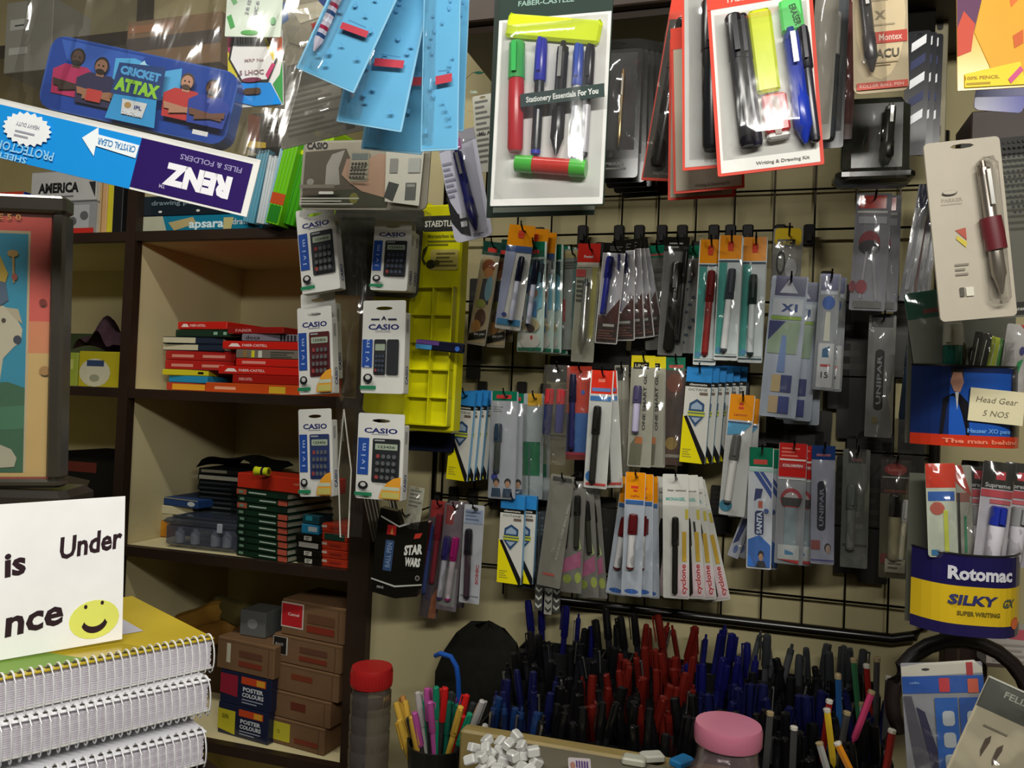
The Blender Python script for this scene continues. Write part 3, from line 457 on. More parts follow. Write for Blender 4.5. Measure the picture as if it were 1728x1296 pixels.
T19 = [('R', .03, .0, .97, .16, GRN), ('O', .2, .1, .75, .14, '#b43c30'), ('R', .03, .17, .97, .2, '#a8d0c4'), ('P', [(.2, .2), (.4, .2), (.95, .36), (.95, .42)], '#274a98'), ('P', [(.45, .2), (.6, .2), (.95, .3), (.95, .34)], '#274a98'), ('P', [(.3, .34), (.6, .34), (.5, .44), (.25, .44)], '#1c2c68'), ('O', .28, .42, .68, .74, '#c8d0dc', .5), ('O', .42, .44, .6, .5, '#b85c48'), ('O', .3, .52, .66, .72, '#1b2a5c', .3), ('T', 'SANTA', .48, .62, .2, '#c8d4e4', 90, .18, .04), ('E', .75, .52, .1, .02, '#3c5a98'), ('P', [(.05, .76), (.5, .72), (.95, .8), (.95, .98), (.05, .98)], '#2f68b8'), ('E', .58, .88, .12, .035, '#1c1a1e'), ('E', .58, .9, .09, .03, '#a88468'), ('P', [(.38, .98), (.45, .93), (.72, .93), (.8, .98)], '#20242e')]
pack('blue_pattern_packet', 'green headed white and blue patterned packet in the lowest right row', (1285, 755, 1280, 960, 42), '#cdd3da', T19, film=(.16, 1), w=.075, more=[(1296, 758, 1292, 958, .06)])
for k, (xt, xb) in enumerate(((1262, 1236), (1270, 1248))):
    it = Item('blue_white_packet', frame(xt, 872, xb, 940, 20, w=.055 - .008 * k), 'slanting blue and white packet end below the long orange headed packet, ' + ('left one' if k == 0 else 'right one'), 'pen packet'); card(it, '#b8bcc8', [('P', [(.2, 0), (.7, 0), (.5, .6), (.1, .7)], '#28346a'), ('E', .5, .8, .2, .1, '#5a6ca0')], hole=0); sleeve(it)
T20 = [('R', .02, 0, .98, .28, '#b81f1c/gloss'), ('L', .1, .03, .8, .12, 3, '#d87060'), ('R', .04, .13, .96, .145, '#d8c8c0'), ('O', .04, .16, .96, .21, '#a82020'), ('T', 'COLORPEN', .5, .185, .02, '#d8d0cc', 0, .7, .03), ('R', .04, .29, .96, .3, '#c8c8c4'), ('E', .5, .46, .38, .09, '#982838'), ('E', .5, .46, .26, .055, '#a8a4a4'), ('P', [(.15, .45), (.9, .45), (.8, .52), (.2, .52)], '#2a2a2c'), ('P', [(.3, .53), (.7, .53), (.75, .84), (.3, .84)], '#7c8c94'), ('R', .1, .84, .85, .96, '#b4b8b8'), ('P', [(.35, .88), (.65, .9), (.65, .92), (.35, .92)], '#3a78a0'), ('P', [(.1, .96), (.85, .96), (.85, .99)], '#b03030')]
pack('red_header_blister', 'red headed blister packet with a dome shaped part', (1339, 748, 1330, 952, 48), '#8c9096', T20, film=(.3, 1), w=.085, bulge=.013, more=[(1356, 752, 1350, 950, .07)])
pack('navy_header_blister', 'navy headed silver packet with a dark tool beside the red headed blister', (1390, 752, 1387, 952, 40), '#8c90a4', [('R', 0, 0, 1, .12, '#173468/gloss'), ('R', .2, .07, .8, .09, '#8c5060'), ('R', .02, .13, .98, .98, '#9094a6'), ('O', .26, .3, .62, .72, '#15172a/gloss', .45), ('T', 'UNIPAR', .44, .52, .18, '#767c90', 90, .32), ('R', .02, .8, .4, .88, '#884440'), ('E', .72, .86, .14, .04, '#20202a'), ('E', .74, .87, .1, .035, '#a08a78'), ('R', .02, .96, .98, .97, '#38388a')], film=(.12, 1), w=.08, bulge=.011)
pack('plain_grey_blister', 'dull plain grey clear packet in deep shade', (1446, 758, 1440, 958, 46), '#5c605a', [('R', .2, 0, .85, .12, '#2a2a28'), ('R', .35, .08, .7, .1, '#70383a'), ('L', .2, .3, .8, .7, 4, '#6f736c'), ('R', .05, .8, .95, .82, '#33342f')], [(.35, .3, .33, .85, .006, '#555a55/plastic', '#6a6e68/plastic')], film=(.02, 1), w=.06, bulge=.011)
pack('brush_packet', 'dark packet with a red oval and a beige price sticker, last of the lowest row', (1512, 772, 1507, 976, 50), '#4f4a34', [('R', 0, 0, 1, .3, '#241a16'), ('E', .5, .1, .38, .05, '#8c2420'), ('T', 'Luxor', .5, .1, .028, '#c06a60', 0, .5), ('R', .05, .16, .95, .17, '#9a9a90'), ('R', .1, .27, .9, .29, '#6a2a1c'), ('R', .75, .36, .92, .42, '#6a1a18'), ('P', [(.05, .8), (.25, .8), (.2, .88), (.02, .88)], '#6a2020'), ('R', .2, .84, .88, .95, '#aaa690'), ('L', .3, .86, .8, .93, 2, '#5c584a')], [(.5, .3, .45, .84, .0075, '#15120f/plastic', '#8c8668/plastic', 'marker'), (.85, .34, .7, .84, .004, '#b8b8b4/plastic', '#c0bca4/plastic')], film=(.02, 1), w=.07, bulge=.012)
# metal brush handles and clips hanging below the calculator boxes
for k, (xt, xb) in enumerate(((618, 634), (630, 645), (660, 672))):
    it = Item('metal_clip_strip', frame(xt, 838, xb, 912 - 20 * (k == 2), 14, w=.05), 'long narrow metal clip hanging left of the black carton, %s from the left' % ORD[k], 'clip')
    mb = MB(); W, H = it.W, it.H; mb.tube([(-W * .3, 0, 0), (-W * .3, 0, -H), (W * .1, 0, -H * 1.02), (W * .1, 0, 0)], .0012, '#a8a498/metal', 6); mb.bbox(-W * .5, W * .4, .001, .004, -H * 1.04, 0, '#3a342a/gloss', .001); mb.build('clip_body', it.root)
# thin price rail of spare brackets along the top row
for k, x in enumerate((985, 1046, 1080, 1118, 1152, 1205, 1233, 1262, 1316, 1365)):
    u, z = wc(x, 398, .015); b = MB(); b.bbox(-.0085, .0085, -.014, .002, -.018, .016, '#12110f/rubber', .002); b.bbox(-.004, .004, -.02, -.0141, -.012, .0, '#1a1916/rubber', .001)
    o = b.build('hook_bracket', None, loc=wloc(u, z, .014), rot=RW); tag(o, 'black plastic bracket clipped on the top wire of the grid, %s from the left' % ORD[k], 'bracket', 'black brackets on the top wire')

# black filler sleeves added behind the packets, standing in for shade in the gaps
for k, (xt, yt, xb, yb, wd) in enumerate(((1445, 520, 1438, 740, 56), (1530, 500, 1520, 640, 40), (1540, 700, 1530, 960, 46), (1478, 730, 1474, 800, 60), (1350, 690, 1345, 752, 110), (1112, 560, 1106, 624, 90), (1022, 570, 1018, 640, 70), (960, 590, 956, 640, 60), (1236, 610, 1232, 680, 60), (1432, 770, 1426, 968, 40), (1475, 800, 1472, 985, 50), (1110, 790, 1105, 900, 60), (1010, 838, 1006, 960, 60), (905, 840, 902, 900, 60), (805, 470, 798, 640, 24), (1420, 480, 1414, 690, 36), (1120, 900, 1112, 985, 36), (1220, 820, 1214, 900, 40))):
    it = Item('shade_filler', frame(xt, yt, xb, yb, wd, w=.016, yaw=TH), 'black filler sleeve added for shade in the gaps between packets, %s' % (('at the right side', 'in the middle')[xt < 1400]), 'packet', 'added black fillers for shade in the gaps %s' % (('at the right', 'in the middle')[xt < 1400])); card(it, '#1b1a16', [('L', .1, .1, .8, .5, 4, '#2a2924')], hole=0)
# ================================================================== things on the shelves
def bx(name, label, cat, x0, y0, x1, y1, w, depth, colr, ops=(), side=(), yaw=TH, group=None, z=None, r=.0012, pages=None, hm=None, part='box_body', d=None):
    """upright box whose front face covers the given rectangle of the picture at distance w from the wall; z: rest its foot there"""
    xm = (x0 + x1) / 2; fr = frame(xm, y0, xm, y1, x1 - x0, w=w, yaw=yaw, upright=True, d=d); it = Item(name, fr, label, cat, group)
    if hm: it.H = hm
    W, H = it.W, it.H
    if z is not None: it.root.location.z = z + H
    mb = MB()
    if pages:                                                  # a book: cover boards and spine around a page block
        t = min(.002, H * .2)
        mb.box(-W / 2, W / 2, 0, .0015, -H, 0, colr); mb.box(-W / 2, W / 2, 0, depth, -t, 0, colr); mb.box(-W / 2, W / 2, 0, depth, -H, -H + t, colr)
        draw(mb, W, H, ops); mb.build('cover', it.root); p = MB(); p.box(-W / 2 + .001, W / 2 - .001, .0016, depth - .002, -H + t + .0001, -t - .0001, pages); p.build('pages', it.root)
    else:
        mb.bbox(-W / 2, W / 2, 0, depth, -H, 0, colr, min(r, H * .2, W * .2)); draw(mb, W, H, ops)
        if side: mb.X = Matrix(((0, -1, 0, W / 2), (1, 0, 0, 0), (0, 0, 1, 0), (0, 0, 0, 1))); draw(mb, depth, H, side, 0, x0=0); mb.X = None
        mb.build(part, it.root)
    return it
def stack(z, w, depth, where, rows, yaw=TH, gap=.0006):
    """rows from the bottom: (name, cat, desc, x0, x1, height m, colour, ops, pages, dyaw)"""
    for i, (name, cat, desc, x0, x1, h, c, ops, pages, dy) in enumerate(rows):
        yy = 650 + (CZ - z) * 835
        bx(name, '%s, %s from the bottom of %s' % (desc, ORD[i], where), cat, x0, yy - 20, x1, yy + 20, w, depth, c, ops, yaw=yaw + dy, z=z, pages=pages, hm=h); z += h + gap
    return z
S2 = SH['2'] + .001; S3 = SH['3'] + .001; S4 = SH['4'] + .001; S1 = SH['1'] + .001
FCO = [('P', [(.08, .7), (.12, .3), (.2, .3), (.24, .7)], '#e8d8d0'), ('T', 'FABER-CASTELL', .42, .5, .3, '#e8d8d0', 0, .32, .01)]
R_ = '#c4231a/gloss'
def shift(lst, dx): return [(n, c, d, x0 + dx, x1 + dx, h, co, o, p, dy) for n, c, d, x0, x1, h, co, o, p, dy in lst]
LS = 'the left stack'
zt2 = stack(S2, -.05, .16, LS, [
 ('crayon_box', 'box', 'flat red box with a yellow label', 281, 350, .016, '#b03420', [('R', .15, .15, .95, .9, '#d89a28')], None, 0),
 ('crayon_box', 'box', 'flat bright blue box', 285, 350, .014, '#1f86b4', [], None, 4),
 ('crayon_box', 'box', 'thin yellow box', 274, 352, .012, '#c8be20', [('R', .78, .3, .9, .7, BLK)], None, -3),
 ('crayon_box', 'box', 'red box with pale lettering', 278, 394, .019, '#b02420/gloss', [('L', .1, .2, .45, .9, 1, '#d08878'), ('L', .55, .2, .9, .9, 1, '#d08878')], None, 0),
 ('crayon_box', 'box', 'dark red box with pale lettering', 279, 396, .019, '#a82420/gloss', [('L', .1, .2, .45, .9, 1, '#d08878'), ('L', .55, .2, .9, .9, 1, '#d08878')], None, 1),
 ('notebook', 'book', 'navy covered cream notebook', 276, 378, .014, '#1c2638', [('R', .0, .1, .58, .9, '#c4bea0')], '#c4bea0', 3),
 ('notebook', 'book', 'navy notebook with cream page edge', 276, 376, .014, '#1c2638', [('R', .0, .1, .55, .9, '#c4bea0')], '#c4bea0', -2),
 ('flat_box', 'box', 'dark green flat box with white marks', 296, 405, .015, '#16301e', [('R', .6, .3, .66, .7, '#8ab098'), ('R', .75, .3, .8, .7, '#8ab098')], None, 5),
 ('pencil_box', 'box', 'bright red box with a white bird mark', 300, 383, .016, R_, FCO, None, 6)])
stack(S2, -.02, .16, 'the right stack', [
 ('pencil_box', 'box', 'orange box with a yellow patch', 346, 506, .019, '#c04a1c/gloss', [('L', .1, .2, .35, .9, 1, '#e0a080'), ('R', .68, .2, .85, .9, '#c8a428')], None, 0),
 ('pencil_box', 'box', 'dark red box', 392, 508, .017, '#9c1c16/gloss', [('T', 'FABER-CASTELL', .2, .5, .3, '#d8a8a0', 0, .2)], None, 0),
 ('pencil_box', 'box', 'red box with white bird mark', 368, 506, .016, R_, FCO, None, -1),
 ('pencil_box', 'box', 'red box with faint print', 398, 508, .015, R_, [('L', .1, .1, .5, .9, 1, '#dc8c80')], None, 0),
 ('colour_box', 'box', 'grey box with coloured end stripes', 398, 506, .017, '#6f675c', [('R', .25, .1, .3, .9, '#d0c428'), ('R', .12, .1, .18, .9, '#8a6a3c'), ('R', .36, .1, .42, .9, '#c8c8b8'), ('L', .55, .1, .95, .9, 3, '#4a4a40')], None, 0),
 ('pencil_box', 'box', 'long red box', 375, 508, .016, R_, FCO, None, 0),
 ('flat_box', 'box', 'grey box with black end stripes', 408, 505, .014, '#77727c', [('T', 'docs', .2, .5, .5, '#2a2a30', 0, .25)] + [('R', .68 + .06 * i, .1, .71 + .06 * i, .9, '#1c1c20') for i in range(5)], None, 0),
 ('flat_box', 'box', 'thin maroon topmost box', 384, 478, .013, '#8c1a16/gloss', [('T', 'FABER', .3, .5, .4, '#c88', 0, .3) if 0 else ('T', 'FABER', .3, .5, .4, '#cc9088', 0, .3)], None, 9)])
# registers in the third compartment
rows = [('register', 'book', 'dark bound register', 333 + (i * 7) % 5, 447 - (i * 5) % 4, .0098, '#141a1e', [('R', .02, .35, .5, .6, '#3a444a' if i % 3 else '#59605c')], '#8a8a80', (i * 37) % 5 - 2) for i in range(12)]
z = stack(S3, -.13, .17, 'the dark stack', rows)
z = stack(z, -.13, .16, 'the pair on the dark stack', [('register', 'book', 'pale edged blue black book', 334, 432, .013, '#18202a', [('R', .02, .2, .78, .85, '#b9b7a4')], '#b9b7a4', 2), ('register', 'book', 'black pale edged book', 336, 415, .012, '#17191c', [('R', .05, .2, .6, .7, '#8f8c78')], '#98947e', -4)])
b = MB(); b.grid(10, 8, lambda u, v: (-.075 + .15 * u, .15 * v, .028 * math.sin(math.pi * u) ** .5 * (1 - .3 * v) + .004 * math.sin(9 * u + 5 * v)), '#20211f/cloth'); o = b.build('black_cover_sheet', None, True, loc=wloc(wc(383, 720, -.13)[0], z - .001, -.13), rot=RW); tag(o, 'black limp folder lying over the dark register stack', 'folder')
# blue and white books, clear tub, orange packets
z = stack(S3, -.10, .12, 'the pile beside the clear tub', [('sticky_note_pad', 'pad', 'orange packet', 215, 280, .034, '#b8761c', [('R', .6, .05, .95, .95, '#c88a24'), ('R', .05, .4, .6, .9, '#9a7a38')], None, 3), ('paper_packet', 'packet', 'cream paper packet', 224, 290, .014, '#b4ac8c', [], None, 0), ('flat_box', 'box', 'cream box', 243, 325, .018, '#c8c0a0', [], None, -4), ('flat_box', 'box', 'navy box with oval badges', 244, 333, .017, '#1b3a6c', [('E', .12, .5, .08, .3, '#c0c8c8'), ('E', .88, .5, .07, .3, '#c0c8c8'), ('R', .0, .0, 1, .08, '#b0a878')], None, 8)])
fr = frame(338, 888, 338, 940, 122, w=-.015, upright=True); it = Item('plastic_tub', fr, 'clear grey plastic tub with lid holding white bottles', 'tub'); W, H = it.W, it.H; it.root.location.z = S3 + H + .002
b = MB(); b.bbox(-W / 2, W / 2, 0, .09, -H, -H * .25, '#8088a0/tube', .006); b.build('tub_body', it.root)
b = MB(); b.bbox(-W / 2 - .003, W / 2 + .003, -.003, .093, -H * .27, -H * .08, '#6c7280/tube', .004); b.bbox(-W / 2 + .01, W / 2 - .01, .01, .08, -H * .1, 0, '#5c6470/tube', .004); b.bbox(W * .25, W * .32, -.006, -.002, -H * .4, -H * .1, '#a0a6b0/gloss', .001); b.build('lid', it.root)
for k, x in enumerate((-.36, -.14, .14, .3)):
    b = MB(); b.lathe([(.009, 0), (.0095, .002), (.0095, .022), (.005, .025), (.005, .030)], '#c9cbc8/plastic', 12); o = b.build('paint_bottle', None, True, loc=it.root.matrix_basis @ Vector((0, 0, 0)) + WU * (x * W) - WN * .018 + Vector((0, 0, -H + .006))); tag(o, 'small white bottle inside the clear tub, %s from the left' % ORD[k], 'bottle', 'bottles in the tub')
rows = [('textbook', 'book', 'dark green spined book', 400 + (i % 3), 486 - (i % 2), .0125, '#12301f/gloss', [('R', 0, .1, .2, .9, '#a8503c' if i in (7, 9) else '#0d2417'), ('R', .82, .1, 1, .9, '#b4523e' if i not in (9, 7) else '#0d2417'), ('R', .25 if i in (7, 9) else .45, .38, .78 if i not in (7, 9) else .6, .6, '#a8b8a8'), ('R', .05, .3, .14, .7, '#6a8a74')], '#a8a694', (i * 3) % 4 - 1) for i in range(10)]
z = stack(S3, .0, .13, 'the green stack', rows, yaw=27)
it = bx('pencil_box', 'long red box lying on top of the green book stack', 'box', 398, 820, 541, 846, .0, .07, '#bc2e1a/gloss', [('T', 'FABER-CASTELL', .78, .4, .12, '#d08868', 0, .2)], yaw=27, z=z)
zr_ = it.root.location.z
b = MB(); b.lathe([(.008, -.016), (.008, .012)], '#c8d020/plastic', 16); b.lathe([(.0082, -.002), (.0082, .003)], '#2a1c30/plastic', 16); b.lathe([(.0055, .012), (.0055, .0125)], '#5a6010/plastic', 16); b.lathe([(.009, -.0165), (.009, -.014)], '#b8c020/plastic', 16)
u, _ = wc(432, 832, .03); o = b.build('sharpener', None, True, loc=wloc(u, zr_ + .0088, .01)); o.rotation_euler = (0, R(90), R(-14)); tag(o, 'small yellow barrel sharpener lying on the long red box', 'sharpener')
z0 = stack(S3, .0, .05, 'the small black stack', [('ink_box', 'box', 'little black box with white label', 502 - 2 * (i % 2), 543, .0135, BLK, [('R', .35, .25, .65, .85, '#c8c4b8'), ('L', .4, .3, .6, .8, 2, '#444')] if i != 2 else [('R', .1, .1, .9, .8, '#a8a49c')], None, 0) for i in range(4)], yaw=24)
stack(z0, .0, .04, 'the tiny blue pair', [('ink_box', 'box', 'tiny sky blue box', 510, 540, .018, '#1f7ea8', [('R', .4, .2, .9, .7, '#b8c4c8')], None, 0), ('ink_box', 'box', 'tiny dark teal box', 512, 540, .017, '#15454e', [('R', .2, .1, .6, .6, '#2a8ca0')], None, 3)], yaw=24)
stack(S3, .002, .08, 'the orange stack by the upright', [('stamp_pad_box', 'box', 'orange red flat box', 545, 588, .0155, '#b83820/gloss', [('R', 0, .2, .2, .5, '#d0b8a8'), ('L', .3, .2, .8, .8, 1, '#90281a')] if i != 3 else [('R', .1, .1, .9, .9, '#1d4434')], None, 0) for i in range(5)], yaw=22)
# bottom compartment: cartons
CT = '#6e5238/carton'
def cart(lab, x0, y0, x1, y1, w, dep, ops, z): return bx('carton_box', lab, 'carton', x0, y0, x1, y1, w, dep, CT, [('R', .0, .08, 1, .1, '#5a432c'), ('R', .9, .1, .915, 1, '#5a432c')] + ops, yaw=25, z=z, r=.002)
PR = [('R', .4, .3, .8, .5, '#5c3a2a'), ('R', .4, .62, .8, .78, '#74301f')]
z = S4
for k, (x0, x1, h, ops, lab) in enumerate(((455, 552, 45, [('O', 0, .15, .42, .85, '#b4ac2c', .06), ('T', '12', .22, .5, .12, '#6a6418'), ('R', .5, .6, .9, .78, '#74301f')], 'brown carton with a yellow label, bottom of the carton stack'), (460, 560, 45, [('R', .35, .3, .6, .6, '#5c2a1c')], 'plain brown carton with a dark smudge, second from the bottom of the stack'), (460, 572, 48, [('R', .3, .3, .62, .5, '#70341f')], 'brown carton with a short red print, middle of the stack'), (460, 575, 48, [('R', 0, .08, .22, .72, '#b0aca0'), ('R', .01, .1, .2, .7, '#161412'), ('T', 'BLACK', .1, .35, .08, '#a8a49c', 0, .12)] + PR, 'brown carton with a square black label, second from the top of the stack'), (472, 578, 62, [('R', 0, .08, .36, .78, '#c0b4a8'), ('R', .01, .12, .34, .74, '#b01c22'), ('T', 'Camel', .2, .4, .08, '#d8c0b8', 0, .18)] + [('R', .42, .3, .85, .55, '#60402a'), ('R', .42, .62, .85, .8, '#7c2c1c')], 'brown carton with a red label, top of the carton stack'))):
    it = cart(lab, x0, 1100, x1, 1100 + h, -.02, .11, ops, z); z = it.root.location.z + .0006
PC = [('P', [(.0, .2), (.35, .2), (.35, .95), (0, .85)], '#b8ae24' ), ('R', .42, .08, .9, .3, '#b8401c'), ('R', .72, .1, .88, .28, '#c89028'), ('T', 'POSTER', .66, .45, .12, '#c0c4c8', 0, .4, .04), ('T', 'COLOURS', .66, .62, .12, '#c0c4c8', 0, .42, .04), ('L', .45, .72, .9, .9, 2, '#8a90a0')]
it = bx('paint_box', 'navy poster paint box with a yellow price patch, lower of two', 'paint box', 368, 1205, 452, 1258, -.02, .09, '#1a2038/gloss', PC + [('T', '23%', .16, .4, .12, '#5a5410')], yaw=25, z=S4); z = it.root.location.z + .0006
PC2 = [('P', [(.0, .1), (.35, .1), (.35, .75), (0, .7)], '#8c1c30')] + PC[1:]
it = bx('paint_box', 'navy poster paint box with a dark red patch, upper of two', 'paint box', 372, 1150, 457, 1206, -.02, .09, '#1a2038/gloss', PC2, yaw=25, z=z); z = it.root.location.z + .0006
it = cart('wide brown carton on the two paint boxes', 366, 1095, 462, 1150, -.02, .12, [('R', .18, .15, .25, .75, '#b8b49c')] + PR, z); zc_ = it.root.location.z
bx('grey_tin', 'small dull grey tin on the wide brown carton', 'tin', 405, 1045, 448, 1088, -.05, .06, '#5c5e5c/gloss', [('E', .5, .5, .2, .2, '#7c7e7c')], yaw=20, z=zc_ + .001)
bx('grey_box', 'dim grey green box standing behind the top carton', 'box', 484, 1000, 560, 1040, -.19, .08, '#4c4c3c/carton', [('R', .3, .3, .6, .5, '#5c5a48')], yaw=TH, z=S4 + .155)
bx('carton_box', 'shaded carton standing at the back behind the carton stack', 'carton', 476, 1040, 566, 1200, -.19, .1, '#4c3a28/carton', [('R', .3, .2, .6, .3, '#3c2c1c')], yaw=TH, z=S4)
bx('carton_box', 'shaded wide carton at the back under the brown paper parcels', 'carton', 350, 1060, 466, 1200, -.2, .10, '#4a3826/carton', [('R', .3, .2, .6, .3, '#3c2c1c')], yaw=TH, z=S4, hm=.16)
for k, (x, y, L, a, c) in enumerate(((340, 1040, .15, 24, '#8a6424'), (372, 1066, .12, 18, '#7c5620'), (392, 1030, .10, -8, '#4c4420'), (410, 1062, .08, 3, '#5c3c1c'))):
    b = MB(); n = 10
    def f(u, v, L=L, k=k):
        g = 2 * math.pi * v; rr_ = .024 * (1 + .12 * math.sin(3 * g + k) + .07 * math.sin(8 * u + k)) * min(1, 5 * u + .25, 5 * (1 - u) + .25) ** .4
        return (-L / 2 + L * u, rr_ * math.cos(g) * 1.2, rr_ * math.sin(g))
    b.grid(14, 12, f, c + '/carton'); o = b.build('paper_parcel', None, True, loc=at(x, y, -.14), rot=(0, R(-a), -R(TH + 8))); tag(o, 'crumpled brown paper parcel in the bottom compartment, %s from the left' % ORD[k], 'parcel')
# left column
z = S2
bx('yellow_packet', 'yellow packet with a white round panel and dark band', 'packet', 134, 592, 203, 652, -.05, .06, '#a89c20/gloss', [('E', .4, .6, .38, .4, '#b8b49c'), ('R', .2, .25, .62, .42, '#2c3c5c'), ('E', .4, .75, .12, .1, '#8a8a74')], z=z)
bx('yellow_packet', 'pale lime packet left of the yellow one', 'packet', 96, 596, 132, 652, -.07, .06, '#8c9a38/gloss', [('R', .2, .2, .8, .5, '#a8b060')], z=z)
b = MB(); b.grid(14, 8, lambda u, v: (-.06 + .12 * u, .03 * math.sin(7 * u) * v + .1 * v, .012 * math.sin(14 * u + 3 * v) + .07 * math.sin(math.pi * u) * math.sin(math.pi * (.15 + .8 * v))), '#3c2a30/cloth'); o = b.build('dark_cloth_bundle', None, True, loc=at(158, 590, -.10), rot=RW); tag(o, 'dark purple cloth bundle on the yellow packet', 'cloth')
bx('pale_sheet_stack', 'dim greenish stack of packets behind the dark cloth bundle', 'stack', 100, 480, 185, 585, -.25, .06, '#4c5a3c/matte', [('P', [(0, .4), (1, .1), (1, .3), (0, .7)], '#5c6848')], z=S2, hm=.13)
bx('switch_plate', 'small pale square socket at the back of the left column', 'socket', 192, 486, 208, 503, -.30, .01, '#7c7a68', [('O', .2, .2, .8, .8, '#4c4a3c')]) if 0 else None
bx('dark_box', 'dark box with a dull red band in the left column', 'box', 100, 700, 196, 830, -.08, .14, '#15140f/matte', [('R', 0, .12, .7, .25, '#5a241a'), ('P', [(.1, .3), (.6, .35), (.5, .55), (.2, .5)], '#4c4434'), ('E', .3, .75, .2, .1, '#3c4038')], z=S3, hm=.17)
# top: books over the left column, behind the folder sleeve
bx('blue_book', 'thick blue book with red top cut off by the frame edge', 'book', -48, 268, 42, 340, -.02, .12, '#1c2c7c/gloss', [('R', 0, .0, 1, .25, '#b83a28'), ('T', 'ler', .85, .5, .15, '#c8ccd8', 0, .22), ('L', .1, .65, .9, .9, 3, '#b8784c')], z=S1, hm=.105)
it = bx('paperback', 'grey book with a patterned cover lying under the white one', 'book', 52, 325, 163, 385, -.02, .12, '#8c8c8c', [('R', .1, .1, .9, .8, '#a8a8a8')] + [('E', .15 + .17 * i, .4 + .15 * (i % 2), .06, .12, '#5c5c5e') for i in range(5)] + [('R', .68, .75, .98, 1, '#b82820')], z=S1, pages='#b4b4ac')
bx('paperback', 'white book with bold black lettering lying on top', 'book', 55, 270, 165, 322, -.02, .12, '#b4b4b0', [('T', 'AMERICA', .42, .55, .3, '#1c1c1e', 0, .62, .05), ('L', .2, .78, .7, .9, 1, '#6c6c6c'), ('P', [(.88, .4), (.98, .4), (.98, .9)], '#2c2c2c')], z=it.root.location.z + .001, pages='#c0c0b8')
for k, (x0, x1, c) in enumerate(((167, 174, '#a88a5c'), (176, 184, '#c09868'), (185, 194, '#c8bc28'))): bx('thin_book', ['tan', 'buff', 'yellow'][k] + ' thin book standing upright beside the lying paperbacks', 'book', x0, 270, x1, 385, -.03, .13, c, z=S1)
bx('black_folder', 'black box file standing against the left upright', 'file', 195, 260, 211, 385, -.01, .15, '#141416', z=S1)
it = bx('pencil_carton', 'teal pencil carton with white lettering on the top shelf', 'box', 233, 358, 440, 386, .0, .1, '#17708c/gloss', [('P', [(0, 0), (.2, 0), (.24, 1), (0, 1)], '#a8a890'), ('P', [(.25, .4), (.45, .1), (.48, .5), (.3, .9)], '#a89868'), ('T', 'apsara', .56, .5, .5, '#c8dce0', 0, .28, .03), ('T', 'drawing', .87, .45, .35, '#b0bcc0', 0, .2, .02), ('P', [(.7, .2), (.78, .2), (.76, 1), (.7, 1)], '#b0a870')], z=S1)
bx('black_carton', 'black carton with white dots on the teal pencil carton', 'box', 240, 322, 400, 356, .0, .09, '#1a242c/gloss', [('T', 'drawing pencils', .4, .35, .22, '#6c7c84', 0, .6), ('E', .2, .8, .02, .06, '#c8c8c0'), ('E', .6, .8, .02, .06, '#c8c8c0')], z=it.root.location.z + .001)
# slanting files at the right end of the top shelf
for k, (xt, yt, xb, yb, wd, c, w, nm) in enumerate(((448, 235, 418, 376, 20, '#5a9ab0/gloss', .02, 'teal'), (462, 262, 440, 378, 18, '#c0c8cc/gloss', .03, 'white'), (478, 250, 450, 379, 12, '#8fb8c4/gloss', .035, 'pale blue'), (505, 190, 458, 378, 24, '#6cc01c/gloss', .05, 'bright green'), (528, 200, 481, 378, 30, '#3f9a1a/gloss', .04, 'mid green'), (552, 214, 508, 378, 34, '#9cc820/gloss', .03, 'yellow green'))):
    it = Item('plastic_file', frame(xt, yt, xb, yb, wd, w=w, yaw=24), nm + ' plastic file leaning at the right end of the top shelf', 'file'); mb = MB(); W, H = it.W, it.H
    for j in range(4): mb.bbox(-W / 2 + j * W / 4, -W / 2 + (j + .9) * W / 4, 0, .14, -H, -.004 * (j % 2), c, .0012)
    if k > 2: draw(mb, W, H, [('R', 0, .72, 1, .82, '#b8481c'), ('R', .1, .83, .9, .98, '#1f7a1a')] if k == 3 else [('R', .1, .3, .9, .34, '#d8dc20')], 0)
    mb.build('covers', it.root)
bx('card_box', 'brown and yellow edged dark box above the leaning files', 'box', 420, 178, 500, 238, .03, .1, '#3a3630/matte', [('P', [(0, 0), (.25, .1), (.25, .8), (0, .9)], '#6a3418'), ('P', [(0, .75), (.4, .85), (.4, 1), (0, .95)], '#b89a28'), ('L', .4, .2, .95, .7, 4, '#4c4840')], z=S1 + .15)
bx('black_speckled_box', 'black speckled box between the sleeve and leaning files', 'box', 418, 240, 470, 300, .01, .1, '#141414/gloss', [('E', .2 + .15 * i, .3 + .1 * (i % 3), .02, .02, '#b8b8b0') for i in range(5)], z=S1 + .06, hm=.085)
